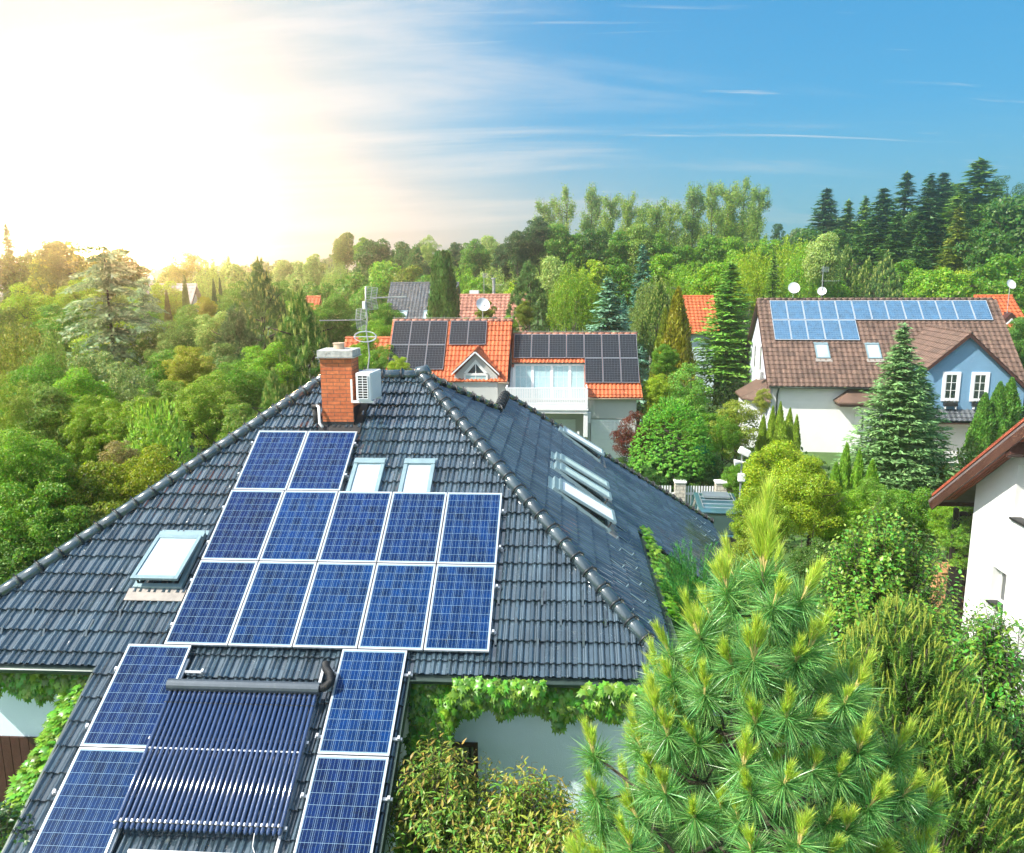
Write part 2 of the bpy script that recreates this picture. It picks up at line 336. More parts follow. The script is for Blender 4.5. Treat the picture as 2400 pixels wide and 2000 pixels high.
# right hand slope: plane frame
d=(footR-apex); nR=d.cross(Vector((0,1,0))); nR.normalize(); nR*= (1 if nR.z>0 else -1)
sR=Vector((nR.z,0,-nR.x)).normalized()              # down the slope
RM=frameM(apex,(0,1,0),sR,nR)                       # x along +Y (away), y down slope
def inR(p): q=RM.inverted()@Vector(p); return q.x,q.y
def onR(a,b,h=0): return RM@Vector((a,b,h))
fy=inR(footR)
J1=Vector((-1.574,19.568,0)); J2=Vector((-1.574,22.0,0))
sJ=(J1.x-apex.x)/sR.x; aJ1=J1.y-apex.y; aJ2=J2.y-apex.y
s2=(5.2-apex.x)/sR.x; a2=aJ2+(5.2-J1.x)*.77; aS=17.9-apex.y
sE=fy[1]
sS=sJ*aS/aJ1
polysR=[[(0,0),(fy[0],sE),(aS,sE),(aS,sS)],[(aS,sS),(aJ1,sJ),(aJ1,s2),(aS,s2)],[(aJ1,sJ),(aJ2,sJ),(a2,s2),(aJ1,s2)]]
sideroof=tile_roof('side_roof',house,MT['tile'],loc(RM),polysR)
J1=onR(aJ1,sJ); J2=onR(aJ2,sJ); tip=onR(a2,s2)
# the slopes turned away from the street: plain tiled planes
b=MB(Matrix.Translation(-HB))
back=Vector((-10.2,24.5,footL.z)); 
b.slab([apl,footL,back,Vector((apl.x,17.4+4,apl.z-2))],(0,0,-.12))
b.slab([apl,Vector((apl.x,21.4,apl.z-2)),Vector((J1.x,21.4,J1.z-.9)),J1,apex],(0,0,-.12))
b.slab([J1+Vector((0,0,-.02)),J2+Vector((0,0,-.02)),Vector((-4.5,26.0,J2.z-2.6)),Vector((-5.5,21.0,J2.z-2.6))],(0,0,-.12))
b.slab([J2+Vector((0,.02,-.02)),tip,Vector((-4.5,27.6,tip.z)),Vector((-4.5,26.0,J2.z-2.6))],(0,0,-.12))
b.build('back_roof',MT['tile'],house)
# hip and ridge caps with collars
def caps(p,q,mb,mc,r=.115,step=.365,flip=False):
    p=Vector(p)-HB; q=Vector(q)-HB; d=(q-p); Ln=d.length; t=d.normalized(); side=t.cross(Vector((0,0,1))).normalized(); up=side.cross(t).normalized()
    n=max(1,int(Ln/step)); st=Ln/n
    for i in range(n):
        a=p+t*(i*st); bq=a+t*(st+.04); jx=rnd.uniform(-.004,.004); a=a+up*jx; bq=bq+up*jx
        vs=[];m=10
        for (c,rr) in ((a,r*.92),(bq,r*1.06)):
            for k in range(m+1):
                an=pi*(-.12+1.24*k/m); vs.append(tuple(c+side*cos(an)*rr+up*(sin(an)*rr*.95)))
        for k in range(m+1):
            an=pi*(-.12+1.24*k/m); vs.append(tuple(bq+side*cos(an)*r*.92+up*(sin(an)*r*.82)))
        fs=[(k,k+1,m+1+k+1,m+1+k) for k in range(m)]+[(m+1+k,m+1+k+1,2*m+2+k+1,2*m+2+k) for k in range(m)]
        mb.add(vs,fs)
        # collar ring over the joint
        c=p+t*(i*st+st*.97)+up*jx; ring=[]
        for k in range(m+1):
            an=pi*(-.15+1.3*k/m); ring.append(c+side*cos(an)*r*1.13+up*(sin(an)*r*1.04))
        mc.tube(ring,.019,6); mc.tube([c+up*r*.95,c+up*(r*.95+.05)],.014,5)
mb=MB(); mc=MB()
lift=Vector((0,0,.05))
caps(apex+lift,footR+lift,mb,mc); caps(apl+lift,footL+lift,mb,mc); caps(apl+lift,apex+lift,mb,mc)
caps(apex+lift,J1+lift,mb,mc); caps(J1+lift,J2+lift,mb,mc); caps(J2+lift,tip+lift,mb,mc)
rc=mb.build('ridge_tiles',MT['ridge'],roof,smooth=True); join(rc,mc.build('collars',MT['collar'],rc,smooth=True))
# domed cap over the meeting of the hips
mb=MB(); c=apex+lift-HB
mb.tube([c+Vector((-.12,0,-.06)),c+Vector((-.05,0,.07)),c+Vector((.08,0,.1)),c+Vector((.17,-.02,.0))],[.1,.13,.135,.09],10)
mb.build('ridge_cap',MT['ridge'],roof,smooth=True)
# walls below
zE=footR.z-.12
w=MB(Matrix.Translation(-HB))
yW=11.62
eR=1.20
w.box((footL.x+.6,yW,0),(XL+OR.x,yW+.3,zE))
w.box((XR+OR.x,yW,0),(eR,yW+.3,zE))
w.box((eR-.3,yW+.3,0),(eR,18.3,zE)); w.box((footL.x+.6,yW+.3,0),(footL.x+.9,24,zE)); w.box((eR,18.0,0),(4.4,18.3,1.7)); w.box((4.1,18.3,0),(4.4,26.4,1.7))
w.box((footL.x+.9,23.7,0),(eR,24,zE))
wall=w.build('wall',MT['cyanwall'],house)
# bay walls under the lower roof
w=MB(Matrix.Translation(-HB)); yB=onF(0,VB).y+.45
bx0=OR.x+XL+.18; bx1=OR.x+XR-.18
for x in (bx0,bx1-.2):
    w.slab([(x,yB,0),(x,yW+.3,0),(x,yW+.3,onF(0,VE+.4).z-.12),(x,yB,onF(0,VB-.5).z-.15)],(.2,0,0))
w.box((bx0+.2,yB,0),(bx1-.2,yB+.25,onF(0,VB-.5).z-.15))
w.build('bay_wall',MT['cyanwall'],house)
# soffit and rafters under the eaves
w=MB(Matrix.Translation(-HB))
w.box((footL.x+.1,11.05,zE-.03),(bx0-.2,11.66,zE+.02)); w.box((bx1+.2,11.05,zE-.03),(eR+.45,11.66,zE+.02)); w.box((eR-.05,11.66,zE-.03),(eR+.45,18.0,zE+.02))
w.build('soffit',MT['darkwood'],house)
# gutters
def gutter(p,q,parent,m,r=.075,off=HB):
    mbg=MB(); p=Vector(p)-off; q=Vector(q)-off; t=(q-p).normalized(); s=t.cross(Vector((0,0,1))).normalized(); m_=9; vs=[]
    for rr in (r,r*.9):
        for c in (p,q):
            for k in range(m_+1):
                an=pi+pi*k/m_; vs.append(tuple(c+s*cos(an)*rr+Vector((0,0,sin(an)*rr))))
    n1=m_+1; fs=[(k,k+1,n1+k+1,n1+k) for k in range(m_)]+[(2*n1+k,3*n1+k,3*n1+k+1,2*n1+k+1) for k in range(m_)]
    mbg.add(vs,fs); sd=s*r
    for sg in (1,-1): mbg.tube([p+sd*sg,q+sd*sg],.011,6)
    return mbg.build('gutter',m,parent,smooth=True)
gz=footR.z-.02
gutter((footL.x,footL.y-.06,gz),(OR.x+XL-.02,footL.y-.06,gz),house,MT['gutter'],r=.085); gutter((OR.x+XR+.02,footL.y-.06,gz),(footR.x+.02,footL.y-.06,gz),house,MT['gutter'],r=.085)
gutter((footR.x+.09,footR.y,gz),(footR.x+.09,17.9,gz),house,MT['gutter'],r=.085)
# dark edge boards along the lower roof
w=MB(loc(FM))
w.box((XL-.03,VE+.05,-.13),(XL+.0,VB,.05)); w.build('verge_board',MT['gutter'],house); w=MB(loc(FM)); w.box((XR,VE+.05,-.13),(XR+.03,VB,.05)); w.build('verge_board',MT['gutter'],house)
# front wall window
def at_wall(px,py): return at(px,py,yW-.0)
a=at_wall(1012,1737); c=at_wall(1122,1880)
w=MB(Matrix.Translation(-HB)); fr=.07
w.box((a.x,yW-.03,c.z),(a.x+fr,yW+.02,a.z)); w.box((c.x-fr,yW-.03,c.z),(c.x,yW+.02,a.z)); w.box((a.x+fr,yW-.03,a.z-fr),(c.x-fr,yW+.02,a.z)); w.box((a.x+fr,yW-.03,c.z),(c.x-fr,yW+.02,c.z+fr))
wi=w.build('window',MT['darkwood'],house)
w=MB(Matrix.Translation(-HB)); w.box((a.x+fr,yW-.012,c.z+fr),(c.x-fr,yW-.004,a.z-fr)); w.build('pane',MT['glass'],wi)
# timber doorway under the left hand eave
a=at_wall(-60,1722); c=at_wall(145,1990)
w=MB(Matrix.Translation(-HB))
for i in range(8):
    x0=a.x+(c.x-a.x)*i/8; w.box((x0+.006,yW-.04,c.z),(a.x+(c.x-a.x)*(i+1)/8-.006,yW-.005,a.z))
w.build('timber_door',MT['darkwood'],house)
# chimney
ch0=Vector((-4.86,15.80,0)); chx=-4.22; chy=16.36; zt=HCAM-1.60
w=MB(Matrix.Translation(-HB)); w.box((ch0.x,ch0.y,onF(0,-2.6).z-.4),(chx,chy,zt)); chim=w.build('chimney',MT['brick'],roof)
w=MB(Matrix.Translation(-HB)); w.box((ch0.x-.045,ch0.y-.045,zt+.002),(chx+.045,chy+.045,zt+.14)); w.build('chimney_slab',MT['concrete'],chim,bevel=.012)
w=MB(Matrix.Translation(-HB)); w.box((ch0.x-.07,ch0.y-.07,zt-.014),(chx+.07,chy+.07,zt)); w.build('drip_plate',MT['alud'],chim)
w=MB(Matrix.Translation(-HB)); cxm=(ch0.x+chx)/2; w.tube([(cxm,16.1,zt+.14),(cxm,16.1,zt+.25)],.11,16); w.tube([(cxm,16.1,zt+.25),(cxm,16.1,zt+.262)],.125,16); w.build('flue_pot',MT['terra'],chim)
# lead flashing round the chimney foot
w=MB(loc(FM)); u0=ch0.x-OR.x; u1=chx-OR.x; vf=-(ch0.y-OR.y)/cos(AL); vb=-(chy-OR.y)/cos(AL)
w.box((u0-.06,vb-.45,.02),(u1+.16,vf+.22,.055)); w.build('flashing',MT['rubber'],chim)
w=MB(Matrix.Translation(-HB)); zb=onF(0,vf).z; w.box((ch0.x-.008,ch0.y-.012,zb-.1),(chx+.008,ch0.y-.003,zb+.13)); w.box((chx+.003,ch0.y-.012,zb-.1),(chx+.012,chy,zb+.42)); w.build('flashing',MT['rubber'],chim)
# vent pipe beside the chimney
def pipe_thing():
    w=MB(loc(FM)); 
    pv=-(15.95-OR.y)/cos(AL); pu=ch0.x-OR.x-.16
    w.tube([(pu,pv,0),(pu,pv,.12),(pu,pv-.1,.30)],[.085,.07,.07],12); w.tube([(pu,pv-.1,.30),(pu,pv-.14,.36)],[.1,.09],12)
    o=w.build('vent_pipe',MT['darkpipe'],roof,smooth=True)
    w=MB(loc(FM)); w.tube([(pu+.02,pv-.1,.36),(pu+.10,pv-.02,.40),(pu+.12,pv+.1,.3),(pu+.13,pv+.22,.16),(pu+.2,pv+.3,.12)],.028,8); w.build('overflow_hose',MT['wframe'],o,smooth=True)
pipe_thing()
# snow stops on the tiles
def guard(M,u,v,par,m,wire=False):
    w=MB(M)
    if wire: w.box((u,v-.3,.045),(u+.03,v,.055)); w.box((u,v-.005,.055),(u+.03,v+.005,.12))
    else: w.slab([(u,v,.03),(u+.0,v+.09,.03),(u,v,.09)],(.035,0,0)); w.box((u,v-.22,.045),(u+.03,v-.001,.052))
    w.build('snow_guard',m,par)
for v,us in ((2.66,[-3.2,-2.48,-1.75,-1.02]),(3.06,[-3.5,-2.8,-2.1,-1.4]),(2.28,[5.1,5.8,6.45]),(2.66,[5.4,6.1,6.8]),(3.04,[5.1,5.75,6.45,7.1])):
    for u in us:
        guard(loc(FM),u,v,roof,MT['ridge'])
for s,ys in ((5.25,[12.2,13.25,14.2,15.1,15.85,16.7]),(5.62,[12.3,13.1,13.9,14.7,15.5,16.25,17.0]),(6.0-.1,[])):
    for y in ys:
        guard(loc(RM),y-apex.y,s,sideroof,MT['capgrey'],True)
for s in (9.3,9.75):
    for k in range(6):
        guard(loc(RM),21.0-apex.y+k*.85+(s>9.5)*.4,s,sideroof,MT['capgrey'],True)
# roof windows
def roof_window(M,u,v,wd,ht,parent,open_=0,apron=True,glass=None,blind=False,small=False):
    cap=.12; h0=.03; h1=.11; f=.075
    w=MB(M); w.box((u,v,h0),(u+wd,v+cap,h1+.02)); w.box((u-.02,v-.10,.02),(u+wd+.02,v,.05))
    w.box((u,v+cap,h0),(u+f,v+ht,h1)); w.box((u+wd-f,v+cap,h0),(u+wd,v+ht,h1)); w.box((u+f,v+ht-f,h0),(u+wd-f,v+ht,h1))
    root=w.build('roof_window',MT['capgrey'],parent,bevel=.006)
    if apron:
        w=MB(M); w.box((u-.08,v+ht,.045),(u+wd+.08,v+ht+.24,.058)); w.build('flashing_apron',MT['lead'],root)
    th=radians(open_)
    S=M@Matrix.Translation((0,v+cap,h1+.004))@Matrix.Rotation(th,4,'X')
    if open_:
        w=MB(S); L_=ht-cap-.0
        w.box((u+.01,0,0),(u+f,L_,.05)); w.box((u+wd-f,0,0),(u+wd-.01,L_,.05)); w.box((u+f,L_-f,0),(u+wd-f,L_,.05)); w.box((u+f,0,0),(u+wd-f,f,.05))
        sash=w.build('sash',MT['capgrey'],root,bevel=.005)
        w=MB(S); w.box((u+f,f,.02),(u+wd-f,L_-f,.03)); w.build('pane',glass or MT['skyglass'],sash)
        w=MB(M); w.box((u+f,v+cap,h0+.001),(u+wd-f,v+ht-f,h0+.01)); w.build('reveal',MT['rubber'],root)
        w=MB(M); w.tube([(u+.06,v+ht-.08,h1),(u+.06,v+ht-.1,h1+sin(th)*L_*.9)],.02,6); w.build('stay',MT['rubber'],root)
    else:
        w=MB(M); w.box((u+f,v+cap,h1-.035),(u+wd-f,v+ht-f,h1-.025)); w.build('pane',glass or MT['skyglass'],root)
    return root
LF=loc(FM)
rw=roof_window(LF,-.97,1.02,.82,1.20,roof,open_=8)
tag(rw,'top hung roof window standing open above its lead apron')
roof_window(LF,2.14,-.90,.60,1.15,roof,apron=False); roof_window(LF,3.11,-.90,.60,1.15,roof,apron=False)
LR=loc(RM)
for (y,x,wd) in ((22.55,-.13,.78),(18.75,-.2,.6),(17.75,-.2,.6),(15.95,-.22,.9)):
    s=(x-apex.x)/sR.x; roof_window(LR,y-apex.y,s,wd,1.5,sideroof,open_=6,glass=MT['blind'] if wd>.7 else MT['greenblind'])
# ============================================================ things on the roof
def set_uv(o, fn):
    me=o.data; uv=me.uv_layers.new(name='UVMap')
    for lp in me.loops: uv.data[lp.index].uv=fn(me.vertices[lp.vertex_index].co)
MT['pv_poly']=panelmat('blue_polycrystalline_cells',(.001,.017,.085),(.20,.30,.38),lw=.0024,cw=.0044,coatw=.12,var=.5)
MT['pv_mono']=panelmat('black_monocrystalline_cells',(.0025,.0045,.010),(.20,.22,.25),nx=6,ny=10,bus=(.5,),lw=.004,cw=.009,var=.3,coatw=.2)
MT['pv_light']=panelmat('sky_reflection_cells',(.035,.115,.22),(.34,.44,.52),nx=6,ny=10,bus=(.5,),lw=.005,cw=.008,var=.25,coatw=1)  # base lightened so that reflected sky is part of the cell colour
def make_panel(W,H,th,fw,m,fm,name='solar_panel'):
    r=empty(name)
    w=MB(); w.box((0,0,-th),(W,fw,0)); w.box((0,H-fw,-th),(W,H,0)); w.box((0,fw,-th),(fw,H-fw,0)); w.box((W-fw,fw,-th),(W,H-fw,0)); w.box((fw,fw,-th+.002),(W-fw,H-fw,-th+.006))
    w.build('frame',fm,r)
    w=MB(); w.quad((fw,fw,-.004),(W-fw,fw,-.004),(W-fw,H-fw,-.004),(fw,H-fw,-.004)); g=w.build('glass',m,r)
    m1=fw+.010; cwx=(W-2*m1)/6; cwy=(H-2*(fw+.018))/10
    set_uv(g,lambda c:((c.x-m1)/cwx,(c.y-fw-.018)/cwy))
    return r
PW,PH,PG=.992,1.65,.02
pv0=make_panel(PW,PH,.04,.024,MT['pv_poly'],MT['alu'])
PVF=frameM(OP,(1,0,0),(0,cos(AL),sin(AL)),nF)       # x right, y up slope
names_col=['leftmost','second from the left','middle','second from the right','rightmost']
spots=[]
for k in range(2): spots.append((.03+k*(PW+PG),-(PH+PG),'blue solar panel in the top row of the near roof, '+['left one','just below the chimney'][k]))
for r_,rn in ((0,'upper'),(1,'lower')):
    for k in range(5): spots.append((k*(PW+PG),r_*(PH+PG),'blue solar panel, near roof, %s row of five, %s'%(rn,names_col[k])))
for k in range(2): spots.append((-.554,(2+k)*(PH+PG),'blue solar panel left of the tube collector, %s of the two'%['upper','lower'][k]))
for k in range(2): spots.append((2.807,(2+k)*(PH+PG),'blue solar panel right of the tube collector, %s of the two'%['upper','lower'][k]))
tints=[(1.2,1,1),(1.1,.95,1), (1.6,.75,.8),(1.0,1.25,1.15),(1,1,1),(.8,1,.95),(.75,1.05,.95), (1.35,.85,.8),(.95,1.15,1),(.9,1.3,1.1),(.8,1.3,1.1),(.7,1.2,1.05), (1.35,.9,.85),(1.0,1.1,.9),(.8,1.25,1.1),(1.3,.8,.8)]  # panels differ in tone; purplish ones at left also carry painted flare reflection
for i,(u,v,lab) in enumerate(spots):
    o=pv0 if i==0 else dup(pv0)
    o.matrix_world=PVF@Matrix.Translation((u,-v-PH,0))
    tag(o,lab,'solar panel','solar panels on the near house roof')
    for ch in o.children:
        if ch.name.startswith('glass'): ch.color=(tints[i][0],tints[i][1],tints[i][2],1)
# mounting rails sticking out beside the panels
def rail(u0,u1,v,lab,h=-.05):
    w=MB(); w.box((0,-.02,-.045),(u1-u0,.02,-.004)); w.box((.005,-.013,-.004),(u1-u0-.005,-.006,.004)); w.box((.005,.006,-.004),(u1-u0-.005,.013,.004))
    o=w.build('mounting_rail',MT['alud']); o.matrix_world=PVF@Matrix.Translation((u0,-v,h)); 
    for x in (.02,u1-u0-.06): w=MB(); w.box((x,-.024,.002),(x+.035,.024,.048)); w.build('end_clamp',MT['alu'],o)
    tag(o,lab,'mounting rail','mounting rails under the panels'); return o
rail(-.05,2.1,-1.33,'upper rail under the top pair of panels'); rail(-.05,2.1,-.45,'lower rail under the top pair of panels')
rail(-.06,5.12,.42,'upper rail under the upper row of five panels'); rail(-.06,5.12,1.25,'lower rail under the upper row of five panels')
rail(-.06,5.12,2.08,'upper rail under the lower row of five panels'); rail(-.06,5.12,2.95,'lower rail under the lower row of five panels')
rail(-.62,.80,3.76,'long rail end beside the top of the left panel column'); rail(-.64,.56,4.68,'rail below the upper panel left of the tube collector')
rail(-.66,.5,5.62,'rail under the lower panel left of the tube collector')
rail(2.70,3.93,3.72,'upper rail of the panel column right of the tube collector'); rail(2.70,3.93,4.72,'middle rail of the panel column right of the tube collector'); rail(2.70,3.93,5.55,'lower rail of the panel column right of the tube collector')
# evacuated tube collector
def collector():
    r=empty('tube_collector',mat=FM@Matrix.Translation((.40,4.0,.12)))
    tag(r,'solar collector of parallel blue glass vacuum tubes below a grey header box','solar collector')
    Wc=2.22; n=30; Lh=1.95
    w=MB(); 
    w.tube([(-.02,.06,.10),(Wc+.02,.06,.10)],.085,14); w.box((-.01,.05,.0),(Wc+.01,.13,.12))
    w.build('manifold',MT['manifold'],r,smooth=False,bevel=0)
    MT['tubeglass']=mat('vacuum_tube_glass',(.020,.045,.125),rough=.05,coat=1,var=.15,scale=3,spec=.9)
    MT['tubecap']=mat('tube_cap',(.02,.025,.03),rough=.4)
    w=MB(); w.tube([(0,0,0),(0,.02,.0),(0,Lh-.03,0),(0,Lh,0)],[.026,.0285,.0285,.012],14)
    t0=w.build('tube',MT['tubeglass'],r,smooth=True)
    w=MB(); w.tube([(0,-.02,0),(0,.0,0)],.03,12); w.tube([(0,.17,0),(0,.185,0)],.0305,12); w.tube([(0,Lh-.10,0),(0,Lh-.085,0)],.0305,12); join(t0,w.build('ring',MT['tubecap'],None,smooth=True))
    for i in range(n):
        o=t0 if i==0 else t0.copy()
        if i: COL.objects.link(o); o.parent=r
        o.location=(.035+i*(Wc-.07)/(n-1),.15,.06+rnd.uniform(-.002,.002)); o.rotation_euler=(rnd.uniform(-.001,.001),0,rnd.uniform(-.0012,.0012))
    w=MB()
    for x in (0.03,Wc-.07): w.box((x,-.45,-.06),(x+.04,Lh+.42,-.02))
    w.box((-.03,.82,.018),(Wc+.03,.86,.024)); w.box((-.03,Lh+.02,-.02),(Wc+.03,Lh+.06,.03)); w.box((.3,Lh+.36,-.02),(Wc+.45,Lh+.40,.02))
    for i in range(n-1):
        x=.035+(i+.5)*(Wc-.07)/(n-1); w.box((x-.014,1.0,.066),(x+.014,1.02,.076)); w.box((x-.01,Lh+.01,.03),(x+.01,Lh+.05,.075))
    w.build('frame',MT['alu'],r)
    w=MB(); pts=[(Wc-.02,.06,.1),(Wc+.1,.05,.12),(Wc+.17,-.02,.15),(Wc+.13,-.16,.13),(Wc+.03,-.28,.08),(Wc-.02,-.4,.0)]
    w.tube(pts,.055,12); hose=w.build('connecting_hose',MT['darkpipe'],r,smooth=True)
    w=MB()
    for i in range(26):
        t=i/25*(len(pts)-1.001); k=int(t); a=Vector(pts[k]); b_=Vector(pts[k+1]); c=a+(b_-a)*(t-k); dd=(b_-a).normalized()
        w.tube([c-dd*.006,c+dd*.006],.061,12)
    w.build('hose_rib',MT['rubber'],hose,smooth=True)
    w=MB(); w.tube([(Wc-.36,Lh+.12,.05),(Wc-.37,Lh+.25,-.04),(Wc-.30,Lh+.36,-.05),(Wc-.22,Lh+.42,-.04)],.006,6); w.build('cable',MT['wframe'],r,smooth=True)
collector()
# air conditioner outdoor unit on its brackets against the chimney
def ac_unit(loc_,label,s=1.0,rz=0):
    r=empty('air_conditioner',loc_,rz); tag(r,label,'air conditioner')
    W_,D_,H_=.30*s,.75*s,.56*s
    w=MB(); w.box((0,0,0),(W_,D_,H_)); w.build('casing',MT['acwhite'],r,bevel=.018*s)
    w=MB(); w.box((.045*s,-.012,.05*s),(W_-.055*s,-.002,H_-.05*s)); g=w.build('coil',MT['rubber'],r)
    w=MB()
    for k in range(10): z=.05*s+(H_-.1*s)*k/9; w.box((.04*s,-.02,z-.006),(W_-.05*s,-.008,z+.006))
    for k in range(3): x=.045*s+(W_-.1*s)*k/2; w.box((x-.006,-.022,.045*s),(x+.006,-.010,H_-.045*s))
    w.build('grille',MT['acwhite'],g)
    w=MB(); w.box((W_,.06,.04*s),(W_+.012,D_-.06,H_-.04*s)); w.build('fan_cover',mat('ac_panel',(.70,.73,.71),rough=.5,var=.03) if 'acp' not in MT else MT['acp'],r,bevel=.004)
    w=MB(); w.box((-.12*s,.05,-.05),(W_+.03,.09,-.004)); w.box((-.12*s,D_-.12,-.05),(W_+.03,D_-.08,-.004)); w.box((-.13*s,.05,-.05),(-.10*s,.09,.42*s)); w.build('bracket',MT['wframe'],r)
    return r
p=at(829,938,15.72)
ac_unit((-4.10,15.62,p.z-.0),'white air conditioner unit bracketed to the brick chimney on the near roof',rz=radians(-4))
# ============================================================ orange tiled house with the balcony
HO=Vector((-3,42,0)); oh=empty('balcony_house',HO); tag(oh,'grey rendered house with orange tiles, white balcony and black solar panels','house')
To=Matrix.Translation(-HO)
def slopeM(x,y,z,ang):          # plane frame, x along +X, y down the slope towards the viewer, z outwards; origin on the ridge
    return frameM((x,y,z),(1,0,0),(0,-cos(ang),-sin(ang)),(0,-sin(ang),cos(ang)))
aL=atan2(3.05,2.8); OL=slopeM(-9.5,44.8,8.0,aL); lenL=sqrt(3.05**2+2.8**2); WL=6.72
okw=dict(tw=.21,tl=.345,prof=PROF_WAVE,rise=.035,lip=.03)
oroof=tile_roof('tiled_roof',oh,MT['orange'],To@OL,[[(0,0),(WL,0),(WL-.12,lenL),(0,lenL)]],**okw)
aR=atan2(3.09,3.0); ORr=slopeM(-2.75,45,7.23,aR); lenR=sqrt(3.09**2+9)
oroof2=tile_roof('right_roof',oh,MT['orange'],To@ORr,[[(0,0),(6.85,0),(6.85,2.02),(0,2.02)],[(3.95,2.02),(6.85,2.02),(6.98,lenR),(3.95,lenR)],[(-.0,2.02),(.12,2.02),(.12,2.3),(0,2.3)]],**okw)
w=MB(To); w.slab([(-9.5,44.8,7.93),(-2.78,44.8,7.93),(-2.78,47.6,4.9),(-9.5,47.6,4.9)],(0,0,-.1)); w.slab([(-2.75,45,7.16),(4.1,45,7.16),(4.1,48,4.1),(-2.75,48,4.1)],(0,0,-.1)); w.build('back_roof',MT['orange'],oh)
w=MB(To)
for k in range(19): w.tube([(-9.5+k*.355,44.82,8.0),(-9.5+k*.355+.37,44.82,8.015)],[.10,.12],8)
for k in range(19): w.tube([(-2.75+k*.362,45.02,7.22),(-2.75+k*.362+.375,45.02,7.235)],[.10,.12],8)
w.build('ridge_tiles',MT['salmon'],oh,smooth=True)
w=MB(To)
w.tube([(-9.5,44.8,8.17),(-2.8,44.8,8.17)],.008,5); w.tube([(-2.75,45,7.4),(4.1,45,7.4)],.008,5)
for k in range(8): w.tube([(-9.4+k*.94,44.8,8.0),(-9.4+k*.94,44.8,8.3)],.008,5); w.tube([(-2.7+k*.96,45,7.25),(-2.7+k*.96,45,7.55)],.008,5)
w.build('lightning_conductor',MT['galv'],oh)
w=MB(To)
w.box((-9.3,42.35,0),(-2.95,42.6,4.9)); w.box((-9.3,42.6,0),(-9.05,47.2,4.9)); w.slab([(-9.3,42.4,4.9),(-9.3,44.8,7.75),(-9.3,47.2,4.9)],(.2,0,0)); w.slab([(-3.15,42.6,4.0),(-3.15,42.6,4.95),(-3.15,44.8,7.75),(-3.15,47.2,5.0),(-3.15,47.2,0),(-3.15,44.6,0)],(.2,0,0))
w.box((1.3,42.3,2.95),(3.95,42.5,4.05)); w.box((3.70,42.5,0),(3.95,47.5,4.05)); w.slab([(3.75,42.5,4.05),(3.75,45,6.95),(3.75,47.5,4.05)],(.2,0,0)); w.box((1.3,42.3,0),(1.52,42.5,2.95)); w.box((3.72,42.3,0),(3.95,42.499,2.95)); w.box((-2.95,47.2,0),(3.7,47.5,4.05))
w.box((-2.95,43.2,0),(1.3,43.4,3.45))
w.build('wall',MT['grey'],oh)
# gabled dormer, its face carries on down as the wall
w=MB(To); w.slab([(-5.72,42.1,0),(-3.42,42.1,0),(-3.42,42.1,5.25),(-4.57,42.1,6.42),(-5.72,42.1,5.25)],(0,.24,0)); 
dw=w.build('gable_wall',MT['grey'],oh)
ga=atan2(1.2,1.28); 
DL=frameM((-4.57,41.85,6.64),(0,1,0),(-cos(ga),0,-sin(ga)),(-sin(ga),0,cos(ga))); DR=frameM((-4.57,41.85,6.64),(0,-1,0),(cos(ga),0,-sin(ga)),(sin(ga),0,cos(ga)))
dl=1.75
tile_roof('gable_roof',oh,MT['orange'],To@DL,[[(0,0),(1.75,0),(.55,dl),(0,dl)]],**okw); tile_roof('gable_roof',oh,MT['orange'],To@DR,[[(0,0),(-1.75,0),(-.55,dl),(0,dl)]],**okw)
w=MB(To); 
for k in range(5): w.tube([(-4.57,41.83+k*.34,6.66),(-4.57,42.2+k*.34,6.67)],[.11,.09],8)
w.build('ridge_tiles',MT['orange'],oh,smooth=True)
w=MB(To)
for sg in (-1,1): w.slab([(-4.57,41.84,6.60),(-4.57+sg*1.26,41.84,6.60-1.19),(-4.57+sg*1.26,41.84,6.60-1.29),(-4.57,41.84,6.48)],(0,.03,0))
w.build('verge_board',MT['picket'],oh)
w=MB(To)          # triangular window over a low light
x=-4.57; y=42.08
w.box((x-.64,y-.04,4.88),(x+.64,y+.01,5.0)); w.box((x-.64,y-.04,5.0),(x-.54,y+.01,5.34)); w.box((x+.54,y-.04,5.0),(x+.64,y+.01,5.34)); w.box((x-.54,y-.04,5.27),(x+.54,y+.01,5.40))
for sg in (-1,1): w.slab([(x+sg*.64,y-.04,5.40),(x+sg*.44,y-.04,5.40),(x,y-.04,5.92),(x,y-.04,6.12)],(0,.05,0))
w.box((x-.02,y-.03,5.4),(x+.02,y+.0,5.92)); w.box((x-.02,y-.03,5.0),(x+.02,y+.0,5.27))
gw=w.build('gable_window',MT['wframe'],oh)
w=MB(To); w.slab([(x-.5,y-.012,5.40),(x+.5,y-.012,5.40),(x,y-.012,5.97)],(0,.006,0)); w.build('pane',MT['glass'],gw)
w=MB(To); w.box((x-.54,y-.012,5.0),(x+.54,y-.006,5.27)); w.build('pane',MT['curtain'],gw)
